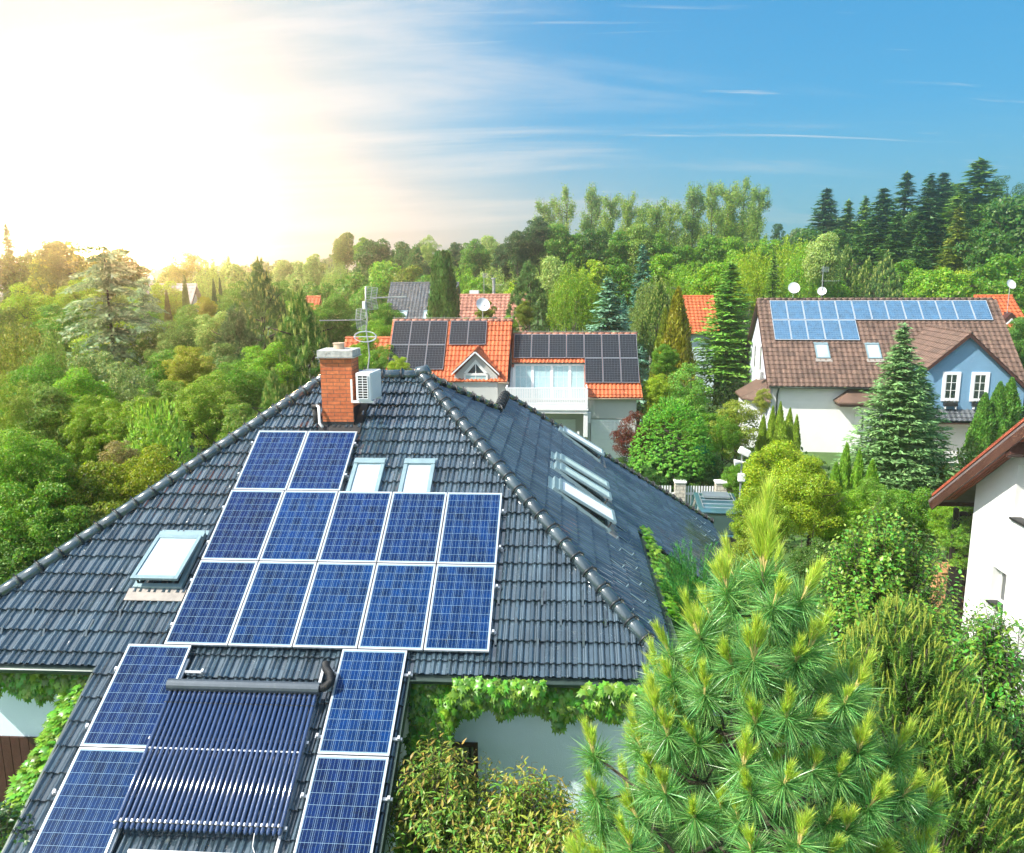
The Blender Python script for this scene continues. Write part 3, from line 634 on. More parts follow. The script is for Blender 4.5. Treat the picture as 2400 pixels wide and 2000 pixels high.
# balcony room
w=MB(To); wy=43.62; x0=-2.62; 
xs=[x0,-1.62,-.56,.42,1.55]; fr=.075
w.box((x0,wy-.03,3.75),(xs[-1],wy+.04,3.85)); w.box((x0,wy-.03,5.62),(xs[-1],wy+.04,5.72))
for xx in xs: w.box((xx-fr,wy-.03,3.85),(xx+fr,wy+.04,5.62))
w.box((xs[2]+fr,wy-.03,4.3),(xs[3]-fr,wy+.03,4.36))
bwn=w.build('balcony_window',MT['wframe'],oh)
for i in range(4):
    w=MB(To); w.box((xs[i]+fr,wy,3.85),(xs[i+1]-fr,wy+.006,5.62)); w.build('pane',MT['curtain'],bwn)
w=MB(To)
for i in range(4):
    c=(xs[i]+xs[i+1])/2; 
    for q in (.33,.66): xx=xs[i]+(xs[i+1]-xs[i])*q; w.box((xx-.008,wy-.008,3.9),(xx+.008,wy-.003,5.6))
    w.box((xs[i]+fr,wy-.008,5.0),(xs[i+1]-fr,wy-.003,5.016))
w.build('glazing_bar',MT['wframe'],bwn)
w=MB(To); w.box((-2.75,43.66,3.5),(1.9,43.8,5.75)); w.slab([(-2.8,42.3,3.7),(-2.8,43.66,3.7),(-2.8,43.66,5.6),(-2.8,42.3,4.6)],(.1,0,0)); w.slab([(1.62,42.15,3.7),(1.62,43.66,3.7),(1.62,43.66,5.7),(1.62,42.15,4.2)],(.1,0,0)); w.build('wall',MT['grey'],oh)
w=MB(To); w.box((-2.75,43.45,5.74),(1.7,43.7,5.80)); w.build('fascia',MT['gutter'],oh)
w=MB(To); w.box((-2.95,40.95,3.45),(1.32,43.2,3.66)); w.box((-2.98,40.9,3.62),(1.36,40.97,3.70)); w.box((1.12,41.0,2.2),(1.34,41.22,3.45)); w.box((-2.95,41.0,2.2),(-2.73,41.22,3.45)); w.box((1.3,41.3,2.9),(1.5,41.5,3.45)); w.build('balcony_slab',MT['white'],oh)
w=MB(To); w.box((-2.9,40.97,4.72),(1.30,41.04,4.78)); w.box((-2.9,41.0,3.86),(1.30,41.03,3.92))
n=46
for i in range(n+1):
    xx=-2.88+i*(4.14/n); w.box((xx,40.975,3.74),(xx+.072,40.995,4.72))
for i in range(14): yy=41.05+i*.088; w.box((1.27,yy,3.74),(1.29,yy+.072,4.72)); w.box((-2.9,yy,3.74),(-2.88,yy+.072,4.72))
w.box((1.25,41.04,4.72),(1.31,42.3,4.78)); w.box((-2.92,41.04,4.72),(-2.86,42.3,4.78))
w.build('balcony_railing',MT['picket'],oh)
# garage doors
def garage(x0,x1,y,z0,z1,par,T,n=14):
    w=MB(T); h=(z1-z0)/n
    for i in range(n): w.box((x0,y-.02,z0+i*h+.008),(x1,y+.01,z0+(i+1)*h))
    w.box((x0,y+.01,z0),(x1,y+.03,z1)); return w.build('garage_door',MT['shutter'],par)
garage(1.56,3.70,42.36,.35,2.9,oh,To); garage(-1.0,.75,43.14,.35,2.75,oh,To)
w=MB(To); w.box((.80,41.35,2.18),(.92,41.5,2.42)); w.tube([(.86,41.42,2.18),(.86,41.42,2.0)],[.07,.03],8); w.build('wall_lamp',MT['wframe'],oh)
gutter((-9.5,41.97,4.93),(-5.78,41.97,4.93),oh,MT['terra'],off=HO); gutter((-3.38,41.97,4.93),(-2.8,41.97,4.93),oh,MT['terra'],off=HO); gutter((1.2,41.95,4.09),(4.25,41.95,4.09),oh,MT['terra'],off=HO)
w=MB(To); w.tube([(1.35,42.0,4.05),(1.35,42.2,3.7),(1.35,42.22,.3)],.045,8); w.tube([(-2.9,42.0,4.95),(-2.9,42.25,4.7),(-2.9,42.28,3.8)],.04,8); w.build('downpipe',MT['alud'],oh)
# black solar panels of that house
pm0=make_panel(.99,1.65,.035,.014,MT['pv_mono'],MT['darkalu'])
def put_panel(p0,first,M,u,v,lab,grp,h=.13):
    o=p0 if first else dup(p0); o.matrix_world=M@Matrix(((1,0,0,u),(0,-1,0,v+1.65),(0,0,-1,h),(0,0,0,1)))@Matrix.Rotation(pi,4,'X')@Matrix(((1,0,0,0),(0,-1,0,0),(0,0,-1,0),(0,0,0,1))) if False else M@Matrix.Translation((u,v+1.65,h))@Matrix(((1,0,0,0),(0,-1,0,0),(0,0,1,0),(0,0,0,1)))
    tag(o,lab,'solar panel',grp); return o
col3=['leftmost','middle','rightmost']; first=True
g1='black solar panels on the balcony house'
for r_ in range(2):
    for k in range(3):
        put_panel(pm0,first,OL,.12+k*1.01,.10+r_*1.67,'black solar panel of the block of six, %s in its %s row'%(col3[k],['upper','lower'][r_]),g1); first=False
for k in range(2): put_panel(pm0,False,OL,3.32+k*1.01,.10,'black solar panel of the pair above the little gable, %s one'%['left','right'][k],g1)
o7=['first','second','third','fourth','fifth','sixth','seventh']
for k in range(7): put_panel(pm0,False,ORr,.10+k*.965,.10,'%s black solar panel from the left above the balcony'%o7[k],g1).scale.x=.95
for k in range(3): put_panel(pm0,False,ORr,3.98+k*.965,1.77,'black solar panel in the lower row right of the balcony, %s one'%col3[k],g1).scale.x=.95
# satellite dishes and aerials
def dish(loc_,r,az,label,mast=.5,tilt=30):
    root=empty('satellite_dish',loc_); tag(root,label,'satellite dish')
    M=Matrix.Translation((0,0,mast))@Matrix.Rotation(radians(az),4,'Z')@Matrix.Rotation(radians(90-tilt),4,'X')
    vs=[(0,0,0)];n=28;fs=[]
    for j in range(1,5):
        rr=r*j/4
        for k in range(n): vs.append((rr*cos(2*pi*k/n)*.92,rr*sin(2*pi*k/n),rr*rr/(r*3.2)))
    fs=[(0,1+(k+1)%n,1+k) for k in range(n)]
    for j in range(3):
        a=1+j*n
        for k in range(n): fs.append((a+k,a+(k+1)%n,a+n+(k+1)%n,a+n+k))
    w=MB(M); w.add(vs,fs)
    w.add([(v[0],v[1],v[2]-.015) for v in vs],fs)
    w.build('reflector',MT['dish'],root,smooth=True)
    w=MB(M); w.tube([(0,-r*.95,r*.3),(0,-r*.5,r*.85)],.012,6); w.box((-.035,-r*.5-.04,r*.82),(.035,-r*.5+.05,r*.95)); w.build('feed_arm',MT['galv'],root)
    w=MB(); w.tube([(0,0.04,-.25),(0,0.04,mast+.05)],.025,8); w.build('mast',MT['galv'],root)
    return root
p=at(1131,716,45.3); dish((p.x,p.y,7.95),.42,20,'large grey satellite dish on the ridge of the balcony house',mast=p.z-7.95)
def yagi(root,M,Lb,n,wd,m=None):
    w=MB(M); w.box((0,-.01,-.01),(Lb,.01,.01))
    for i in range(n): x=.05+i*(Lb-.08)/(n-1); w.tube([(x,-wd/2,0.012),(x,wd/2,0.012)],.006,5)
    return w.build('boom',m or MT['galv'],root)
def grid_panel(root,M,wd,ht):
    w=MB(M)
    for i in range(8): z=ht*i/7; w.tube([(-wd/2,0,z),(wd/2,0,z)],.005,5)
    for x in (-wd/2,0,wd/2): w.tube([(x,0,0),(x,0,ht)],.006,5)
    return w.build('reflector_grid',MT['alud'],root)
am=empty('tv_antenna',(0,0,0)); Ya=18.0
pts=[at(*q,Ya) for q in [(860,900),(862,868),(866,835),(863,805),(858,775),(861,745),(857,715),(857,672)]]
am.location=pts[0]-Vector((0,0,.3)); tag(am,'tall crooked television mast with grid reflectors behind the near chimney','antenna')
w=MB(Matrix.Translation(-am.location)); w.tube([pts[0]-Vector((0,0,.3))]+pts,.017,8); w.build('mast',MT['galv'],am,smooth=True)
upd()
def AM(px,py,rx,rz,ry=0): p=at(px,py,Ya-.05)-am.location; return Matrix.Translation(p)@Matrix.Rotation(radians(rz),4,'Z')@Matrix.Rotation(radians(rx),4,'X')@Matrix.Rotation(radians(ry),4,'Y')
grid_panel(am,AM(869,699,-28,12,8),.24,.27); grid_panel(am,AM(869,702,-152,12,8),.24,.26)
grid_panel(am,AM(845,748,-28,-14,-8),.24,.26); grid_panel(am,AM(845,750,-152,-14,-8),.24,.26)
yagi(am,AM(868,699,0,55),1.1,14,.10); yagi(am,AM(850,750,0,195),.95,12,.10)
w=MB(AM(857,790,78,0)); w.tube([(.25*cos(a_/10*pi),.12*sin(a_/10*pi),0) for a_ in range(21)],.008,6); w.tube([(.25*cos(a_/10*pi),.12*sin(a_/10*pi),.07) for a_ in range(21)],.008,6); w.tube([(-.27,0,.03),(.27,0,.03)],.01,6); w.build('loop_dipole',MT['alu'],am)
w=MB(AM(853,716,0,0)); w.box((-.035,-.03,-.08),(.035,.03,.09)); w.build('amplifier',MT['wframe'],am,bevel=.012)
# ============================================================ brown tiled house
C0=at(1815,908,46); C0.z=0; bh=empty('blue_gabled_house',C0,radians(-4)); tag(bh,'white house with brown tiles, pale blue front gable and a long row of solar panels','house')
MHB=Matrix.Translation(C0)@Matrix.Rotation(radians(-4),4,'Z'); IHB=MHB.inverted()
def B(p): return IHB@Vector(p)
zb,zr,dep=4.22,8.92,5.3; ab=atan2(zr-zb,dep); lb=sqrt((zr-zb)**2+dep**2)
BM=slopeM(-.35,dep,zr,ab); WB=13.9
bkw=dict(tw=.30,tl=.34,prof=PROF_WAVE,rise=.03,lip=.028)
# wing with the blue gable (local coordinates)
ap=B((20.98,43.0,7.45)); el=B((19.0,43.0,5.63)); gy=ap.y
xr=ap.x; zrg=7.45; hw=ap.x-el.x; sl=(zrg-5.63)/hw; zre=4.5; hwr=(zrg-zre)/sl
yv=dep*(zrg-zb)/(zr-zb)           # where the wing's ridge meets the main slope
yl=dep*(5.63-zb)/(zr-zb)
broof=tile_roof('tiled_roof',bh,MT['brown'],BM,[[(0,0),(WB,0),(WB+.0,lb),(0,lb)]],**bkw)
aw=atan2(sl,1)
WLm=frameM((xr,gy-.25,zrg),(0,1,0),(-cos(aw),0,-sin(aw)),(-sin(aw),0,cos(aw))); lw_=hw/cos(aw); lwr=hwr/cos(aw)
WRm=frameM((xr,gy-.25,zrg),(0,-1,0),(cos(aw),0,-sin(aw)),(sin(aw),0,cos(aw)))
tile_roof('wing_roof',bh,MT['brown'],WLm,[[(0,0),(yv-gy+.3,0),(yl-gy+.3,lw_),(0,lw_)]],**bkw)
tile_roof('wing_roof',bh,MT['brown'],WRm,[[(0,0),(-(yv-gy+.3),0),(-(.9-gy),lwr),(0,lwr)]],**bkw)
w=MB()
for k in range(int(WB/.36)): w.tube([(-.35+k*.36,dep+.02,zr+.0),(-.35+k*.36+.38,dep+.02,zr+.012)],[.09,.115],8)
for k in range(int((yv-gy+.25)/.36)): w.tube([(xr,gy-.25+k*.36,zrg),(xr,gy-.25+k*.36+.38,zrg+.01)],[.115,.09],8)
w.build('ridge_tiles',MT['brown'],bh,smooth=True)
w=MB(); w.slab([(-.35,dep,zr-.07),(WB-.35,dep,zr-.07),(WB-.35,2*dep,zb-.07),(-.35,2*dep,zb-.07)],(0,0,-.1)); w.build('back_roof',MT['brown'],bh)
w=MB()
w.box((0,.45,0),(xr-hw+.28,.7,zb-.03)); w.box((0,2*dep-.7,0),(13.3,2*dep-.45,zb-.1)); w.box((13.0,.7,0),(13.3,2*dep-.7,zb-.1)); w.slab([(13.05,.7,zb-.1),(13.05,dep,zr-.25),(13.05,2*dep-.7,zb-.1)],(.2,0,0))
w.build('wall',MT['white'],bh)
w=MB(); w.slab([(0.01,.45,0),(0.01,.45,zb-.0),(0.01,dep,zr-.28),(0.01,2*dep-.45,zb-.1),(0.01,2*dep-.45,0)],(-.12,0,0)); w.build('gable_wall',MT['shadowed'],bh)
w=MB(); 
for (y0,y1,z0,z1) in ((0,dep,0,0),):
    w.slab([(-.37,-.05,zb-.12),(-.37,dep,zr-.05),(-.37,2*dep,zb-.1),(-.37,2*dep,zb-.34),(-.37,dep,zr-.32),(-.37,-.05,zb-.30)],(.035,0,0))
w.build('verge_board',MT['darkwood'],bh)
gutter(MHB@Vector((-.3,-.06,zb-.04)),MHB@Vector((xr-hw+.1,-.06,zb-.04)),bh,MT['gutter'],off=Vector((0,0,0))).matrix_parent_inverse=IHB
w=MB(); w.tube([(.25,-.03,zb-.1),(.25,.35,zb-.5),(.25,.4,.2)],.05,8); w.build('downpipe',MT['gutter'],bh,smooth=True)
fy_=gy+.02
w=MB(); cut=.12
w.slab([(xr-hw+.18,fy_,2.72),(xr+hwr-.2,fy_,2.72),(xr+hwr-.2,fy_,zre+.0),(xr,fy_,zrg-.12),(xr-hw+.18,fy_,5.63-.0)],(0,.25,0)); w.box((xr-hw+.18,fy_+.25,2.72),(xr-hw+.43,.45,5.5)); w.box((xr+hwr-.45,fy_+.25,0),(xr+hwr-.2,.9,zre-.2))
w.build('blue_gable',MT['blue'],bh)
gx0,gx1=B((20.05,43,0)).x,B((22.35,43,0)).x
w=MB(); w.box((xr-hw+.18,fy_+.02,0),(gx0,fy_+.25,2.718)); w.box((xr-hw+.18,fy_+.251,0),(xr-hw+.40,.45,2.718)); w.build('wall',MT['white'],bh); w=MB(); w.box((gx1,fy_+.02,0),(xr+hwr-.2,fy_+.25,2.718)); w.build('wall',MT['white'],bh)
garage(gx0+.002,gx1-.002,fy_+.1,.5,2.7,bh,Matrix.Identity(4),n=20)
w=MB()
for sg,hh in ((-1,hw),(1,hwr)):
    w.slab([(xr,gy-.27,zrg-.02),(xr+sg*hh,gy-.27,zrg-.02-hh*sl),(xr+sg*hh,gy-.27,zrg-.2-hh*sl),(xr,gy-.27,zrg-.22)],(0,.04,0))
w.build('verge_board',MT['darkwood'],bh)
sk=frameM((xr-hw+.1,gy+.02,3.42),(1,0,0),(0,-.8,-.6),(0,-.6,.8))
tile_roof('skirt_roof',bh,MT['slate'],sk,[[(0,0),(gx1-(xr-hw+.1)+.1,0),(gx1-(xr-hw+.1)+.1,.85),(0,.85)]],tw=.26,tl=.3,prof=PROF_WAVE,rise=.03)
w=MB(); w.box((xr-hw+.1,gy-.62,2.74),(gx1+.2,gy+.03,2.80)); w.build('skirt_fascia',MT['darkwood'],bh)
def window_box(x,z0,z1,wd,fyy,par,flowers=False):
    s=.16; w=MB(); w.box((x-wd/2-s,fyy-.05,z0-s),(x+wd/2+s,fyy-.0,z0)); w.box((x-wd/2-s,fyy-.05,z1),(x+wd/2+s,fyy-.0,z1+s)); w.box((x-wd/2-s,fyy-.05,z0),(x-wd/2,fyy,z1)); w.box((x+wd/2,fyy-.05,z0),(x+wd/2+s,fyy,z1))
    f=w.build('window',MT['picket'],par)
    w=MB(); w.box((x-wd/2,fyy-.02,z0),(x+wd/2,fyy-.012,z1)); w.build('pane',MT['glass'],f)
    w=MB(); w.box((x-.02,fyy-.035,z0),(x+.02,fyy-.022,z1))
    for q in (1/3,2/3): zz=z0+(z1-z0)*q; w.box((x-wd/2,fyy-.034,zz-.012),(x+wd/2,fyy-.023,zz+.012))
    w.box((x-wd/2,fyy-.035,z0),(x-wd/2+.035,fyy-.021,z1)); w.box((x+wd/2-.035,fyy-.035,z0),(x+wd/2,fyy-.021,z1)); w.build('frame',MT['wframe'],f)
    return f
for i,px in enumerate((2226,2291)):
    q=B(at(px,905,43.2)); window_box(q.x,4.02,5.25,.56,fy_,bh)
    fb=empty('flower_box',MHB@Vector((q.x,fy_-.18,3.62)),radians(-4)); tag(fb,['dark flower box under the left window of the blue gable','dark flower box under the right window of the blue gable'][i],'flower box','flower boxes on the blue gable')
    w=MB(); w.box((-.34,-.1,0),(.34,.1,.17)); w.build('trough',MT['rubber'],fb,bevel=.01)
    w=MB()
    for k in range(70):
        c=Vector((rnd.uniform(-.33,.33),rnd.uniform(-.1,.1),.17+rnd.uniform(0,.1))); a=Vector((rnd.uniform(-1,1),rnd.uniform(-1,1),rnd.uniform(-.3,1))).normalized()*.05; b2=a.cross(Vector((rnd.uniform(-1,1),rnd.uniform(-1,1),rnd.uniform(-1,1)))).normalized()*.03
        w.quad(c-a,c+b2,c+a,c-b2)
    w.build('plants',leafmat('box_plants',(.05,.06,.05),useobj=False) if 'bp' not in MT else MT['bp'],fb)
    w=MB(); w.box((-.27,-.09,-.14),(-.24,.12,-.0)); w.box((.24,-.09,-.14),(.27,.12,-.0)); w.build('bracket',MT['wframe'],fb)
# gable windows facing the trees
w0=None
for (y,z0,z1) in ((4.1,4.55,6.1),(6.2,4.6,6.0)):
    w=MB(); s=.12; wd=.62; x=-.115
    w.box((x-.05,y-wd/2-s,z0-s),(x,y+wd/2+s,z0)); w.box((x-.05,y-wd/2-s,z1),(x,y+wd/2+s,z1+s)); w.box((x-.05,y-wd/2-s,z0),(x,y-wd/2,z1)); w.box((x-.05,y+wd/2,z0),(x,y+wd/2+s,z1)); f=w.build('window',MT['picket'],bh)
    w=MB(); w.box((x-.02,y-wd/2,z0),(x-.012,y+wd/2,z1)); w.build('pane',MT['glass'],f)
# low side extension at the gable
w=MB(); w.slab([(-.14,.6,4.25),(-.14,3.6,4.25),(-1.6,3.9,3.25),(-1.6,1.4,3.25)],(0,0,.1)); w.slab([(-.14,.6,4.25),(-1.6,1.4,3.25),(-.14,.1,3.25)],(0,0,.08)); w.build('lean_to_roof',MT['brown'],bh)
w=MB(); w.box((-1.4,1.3,0),(-.13,3.7,3.2)); w.build('lean_to',MT['white'],bh)
# porch and door
pc=B(at(2010,965,44.9))
w=MB(); x0=B(at(1968,950,44.8)).x; x1=x0+2.9
w.slab([(x0,-.75,3.35),(x0+.9,.45,4.05),(x1,.45,4.05),(x1,-.75,3.35)],(0,0,.09)); w.slab([(x0,-.75,3.35),(x0,.45,3.35),(x0+.9,.45,4.05)],(0,0,.08)); w.build('porch_roof',MT['brown'],bh)
w=MB(); w.box((x0+.1,-.65,3.2),(x1,.45,3.35)); w.build('porch_fascia',MT['darkwood'],bh)
dx=B(at(2003,1000,46.4)).x
w=MB(); w.box((dx-.1,.38,.4),(dx+1.5,.45,2.75)); d_=w.build('front_door',MT['picket'],bh)
w=MB()
for xx in (dx+.25,dx+.85):
    for zz in (1.0,1.7,2.2): w.box((xx,.36,zz),(xx+.1,.378,zz+.4))
w.build('door_light',MT['glass'],d_)
for (px) in (1921,2037):
    q=B(at(px,850,48)); s=(dep-q.y)/cos(ab); s=(zr-6.45)/sin(ab)+.05
    roof_window(BM,B(at(px-16,850,48.2)).x+.35,s,.78,1.2,broof,apron=True,glass=MT['skyglass'])
# its solar panels
pb0=make_panel(.99,1.65,.04,.028,MT['pv_light'],MT['alu']); first=True
o13=['first','second','third','fourth','fifth','sixth','seventh','eighth','ninth','tenth','eleventh','twelfth','thirteenth']
g2='pale blue solar panels on the brown tiled roof'
for k in range(13):
    put_panel(pb0,first,MHB@BM,.72+k*.965,.22,'pale panel of the long top row, brown roof, %s from the left'%o13[k],g2).scale.x=.96; first=False
for k in range(5): put_panel(pb0,False,MHB@BM,.72+k*.965,1.90,'pale blue solar panel, brown roof, lower row of five, %s'%names_col[k],g2).scale.x=.96
p=at(1860,677,51.2); dish((p.x,p.y,8.9),.38,-5,'bigger of the two satellite dishes on the brown ridge',mast=p.z-8.9)
p=at(1926,684,51.2); dish((p.x,p.y,8.9),.29,-15,'smaller oval satellite dish on the brown ridge, beside the aerial',mast=p.z-8.9)
def aerial(px,py,Y,zb_,lab,L1=1.1,ang=0):
    p=at(px,py,Y); r=empty('tv_antenna',(p.x,p.y,zb_)); tag(r,lab,'antenna')
    w=MB(); w.tube([(0,0,-.3),(0,0,p.z-zb_)],.022,6); w.build('mast',MT['galv'],r)
    h=p.z-zb_
    yagi(r,Matrix.Translation((-.1,0,h-.9))@Matrix.Rotation(radians(ang),4,'Z'),L1,9,.22); grid_panel(r,Matrix.Translation((0.1,-.05,h-.35)),.42,.3)
    return r
aerial(1930,624,51.2,8.9,'thin television aerial beside the small dish on the brown ridge')
w0=at(1766,872,48)
ac_unit(MHB@Vector((-.62,1.35,4.45)),'small air conditioner on the lilac gable end above the lean-to roof',s=.8,rz=radians(-4))
# ============================================================ white house at the right edge
HW=Vector((10.3,20,0)); wh=empty('white_gabled_house',HW); tag(wh,'white rendered house with a red tiled verge at the right edge','house')
Tw=Matrix.Translation(-HW)
k_=.72; yE=21.16; zEv=4.61
def zg(y): return 5.49+(20-y)*k_
w=MB(Tw)
# wall facing the garden with real window openings
x0,x1=10.3,10.62
ops=[(18.26,18.87,2.75,3.62),(17.1,18.3,5.0,6.24),(16.6,17.55,1.9,2.72)]
ys=sorted({20.0,6.0,18.87,18.26,18.3,17.1,17.55,16.6,13.5},reverse=True)
for a_,b2 in zip(ys[:-1],ys[1:]):
    segs=[(0,None)]; cuts=sorted([(z0,z1) for (ya,yb,z0,z1) in ops if ya<=b2+1e-6 and yb>=a_-1e-6])
    z=0
    for (z0,z1) in cuts: w.box((x0,b2,z),(x1,a_,z0)); z=z1
    w.slab([(x0,a_,z),(x0,b2,z),(x0,b2,min(zg(b2),zg(13.5)-(13.5-b2)*k_ if b2<13.5 else zg(b2))),(x0,a_,min(zg(a_),zg(13.5)-(13.5-a_)*k_ if a_<13.5 else zg(a_)))],(x1-x0,0,0))
w.box((x1,19.7,0),(20,20.0,5.4))
w.build('wall',MT['white'],wh)
for (ya,yb,z0,z1) in ops:
    w=MB(Tw); xx=x1-.12; f=.06
    w.box((xx,ya,z0),(xx+.06,ya+f,z1)); w.box((xx,yb-f,z0),(xx+.06,yb,z1)); w.box((xx,ya+f,z0),(xx+.06,yb-f,z0+f)); w.box((xx,ya+f,z1-f),(xx+.06,yb-f,z1)); f_=w.build('window',MT['wframe'],wh)
    w=MB(Tw); w.box((xx+.03,ya+f,z0+f),(xx+.04,yb-f,z1-f)); w.build('pane',MT['glass'],f_)
    w=MB(Tw); w.box((10.24,ya-.03,z0-.05),(xx,yb+.03,z0+.003)); w.build('sill',MT['rubber'],f_)
RW=frameM((9.7,13.4,zEv+(yE-13.4)*k_),(-1,0,0),(0,cos(atan2(k_,1)),-sin(atan2(k_,1))),(0,sin(atan2(k_,1)),cos(atan2(k_,1))))
lw2=(yE-13.4)/cos(atan2(k_,1))
tile_roof('tiled_roof',wh,MT['redroof'],Tw@RW,[[(-9,0),(0,0),(0,lw2),(-9,lw2)]],**okw)
w=MB(Tw@RW); w.box((-9,0,-.10),(0,lw2,-.035)); w.build('roof_deck',MT['soffit'],wh)
w=MB(Tw@RW); w.box((-.04,0,-.32),(.0,lw2-.05,-.101)); w.box((-9,lw2-.05,-.2),(0,lw2,-.101)); w.box((-.6,5.55,-.42),(-.041,5.72,-.12)); w.build('verge_board',MT['darkwood'],wh)
w=MB(Tw@RW)
for k in range(22): w.box((-.0,k*.42,-.035),(.025,k*.42+.43,.03+.0))
for k in range(6): w.box((-.12-k*.085,0,-.125),(-.055-k*.085,lw2-.3,-.105))
w.build('verge_tiles',MT['redroof'],wh)
w=MB(Tw); w.slab([(13.0,13.4,zEv+(yE-13.4)*k_),(9.7,13.4,zEv+(yE-13.4)*k_),(9.7,5.6,zEv),(13,5.6,zEv)],(0,0,-.1)); w.build('back_roof',MT['redroof'],wh)
# wood shelter under the overhang, stacked firewood
w=MB(Tw); w.box((10.5,20.02,0),(13,20.1,4.6)); w.box((10.35,21.0,0),(10.45,21.1,4.4)); w.box((10.5,21.05,3.2),(13,21.1,4.3)); w.box((10.5,20.9,0),(13,21.0,3.2)); w.build('shelter_boards',MT['shade'],wh)
fw=empty('firewood_stack',(10.0,20.45,0)); tag(fw,'stack of split orange-brown firewood beside the white house','firewood')
w=MB()
for r_ in range(20):
    for k in range(5):
        y0=k*.15+rnd.uniform(-.015,.015); z=r_*.145; x=rnd.uniform(-.05,.05)
        if r_>17 and rnd.random()<.4: continue
        w.slab([(x,y0,z),(x,y0+.135,z+rnd.uniform(0,.02)),(x,y0+.12,z+.11),(x,y0+.04,z+.135)],(.5+rnd.uniform(-.05,.05),0,0))
w.build('logs',MT['wood'],fw)
w=MB(); w.box((.05,-.03,0),(.45,0,3.0)); w.build('end_board',MT['shade'],fw)
# ============================================================ houses farther back
def plain_house(name,lab,ridgeL,ridgeR,Yr,eavez,run,m,wm,skylights=(),gable_wall=True,h_ov=.3,rot=0,tw=.3,tl=.34):
    """ridgeL/ridgeR pixels of the ridge ends"""
    a=at(ridgeL[0],ridgeL[1],Yr); c=at(ridgeR[0],ridgeR[1],Yr); Ln=c.x-a.x; zr_=a.z
    r=empty(name,(a.x,Yr-run,0)); tag(r,lab,'house')
    an=atan2(zr_-eavez,run); M=slopeM(0,run,zr_,an); l=sqrt(run*run+(zr_-eavez)**2)
    rf=tile_roof('tiled_roof',r,m,M,[[(0,0),(Ln,0),(Ln,l),(0,l)]],tw=tw,tl=tl,prof=PROF_WAVE,rise=.04)
    w=MB(); w.slab([(0,run,zr_-.06),(Ln,run,zr_-.06),(Ln,2*run,eavez-.06),(0,2*run,eavez-.06)],(0,0,-.1)); w.tube([(0,run,zr_),(Ln,run,zr_)],.1,8); w.build('back_roof',m,r)
    w=MB(); w.box((h_ov,h_ov+.1,0),(Ln-h_ov,2*run-h_ov-.1,eavez-.05)); w.slab([(h_ov,h_ov+.1,eavez-.05),(h_ov,run,zr_-.25),(h_ov,2*run-h_ov-.1,eavez-.05)],(.2,0,0)); w.slab([(Ln-h_ov,h_ov+.1,eavez-.05),(Ln-h_ov,run,zr_-.25),(Ln-h_ov,2*run-h_ov-.1,eavez-.05)],(-.2,0,0)); w.build('wall',wm,r)
    w=MB(); 
    for x in (0.02,Ln-.06): w.slab([(x,0,eavez),(x,run,zr_),(x,run,zr_-.25),(x,0,eavez-.2)],(.04,0,0))
    w.build('verge_board',MT['darkwood'],r)
    for (u,v,wd,ht) in skylights: roof_window(M,u,v,wd,ht,rf,apron=False,glass=MT['blind'])
    return r,M,Ln,l
sh,_,_,_=plain_house('slate_roofed_house','dark slate roofed house with white roof windows behind the balcony house',(916,664),(1076,668),72,5.4,5.0,MT['slate'],MT['white'],skylights=((1.0,3.6,1.0,1.0),(3.4,3.6,1.0,1.0),(1.5,5.9,1.9,1.0),(3.6,1.0,.6,.5)),tw=.3,tl=.34)
plain_house('salmon_roofed_house','house with a faded salmon tiled roof behind the large satellite dish',(1062,692),(1240,690),62,6.2,3.5,MT['salmon'],MT['white'],tw=.32,tl=.36)
ch=empty('chimney_stack',at(1112,690,62.3)); ch.location.z=7.9; tag(ch,'white chimney with a metal flue on the salmon roof','chimney')
w=MB(); w.box((-.35,-.3,0),(.35,.3,1.45)); w.build('stack',MT['white'],ch); w=MB(); w.tube([(1.5,0,.6),(1.5,0,2.3)],.12,8); w.tube([(1.5,0,2.3),(1.5,0,2.4)],.2,8); w.build('metal_flue',MT['galv'],ch)
aerial(1134,640,62,8.8,'tall television aerial on the salmon roofed house',L1=1.6)
plain_house('orange_roofed_house','small orange roofed house with pale blue wall half hidden by trees',(1578,695),(1672,697),66,6.0,3.6,MT['orange'],MT['cyanwall'],tw=.3,tl=.36)
plain_house('orange_roofed_house','orange roofed house with a white framed gable behind the brown roof at right',(2283,694),(2372,696),60,6.6,3.0,MT['orange'],MT['white'],tw=.3,tl=.36)
plain_house('orange_roofed_house','low orange roof glimpsed left of the slate house among trees',(716,696),(752,696),64,6.0,2.5,MT['orange'],MT['white'],tw=.3,tl=.36)
plain_house('orange_roofed_house','orange roof seen through leaves left of the balcony house',(810,793),(960,796),47,4.2,2.6,MT['orange'],MT['white'],tw=.3,tl=.36)
plain_house('grey_roofed_house','pale grey roofed house glowing through the trees at left',(335,668),(462,672),58,6.6,2.6,MT['palegrey'],MT['white'],tw=.3,tl=.36)
plain_house('grey_roofed_house','pale house at the far left edge behind the trees',(-60,658),(60,662),60,6.4,3,MT['palegrey'],MT['white'],tw=.3,tl=.36)
p=at(2377,690,57.5)
w=MB(); gb=empty('dormer_gable',(p.x,p.y,6.4)); tag(gb,'small dark gable with a white triangular frame on the orange roof','gable')
w.slab([(-1.3,0,0),(1.3,0,0),(0,0,1.4)],(0,3,0)); w.build('gable_roof',MT['darkwood'],gb); w=MB(); 
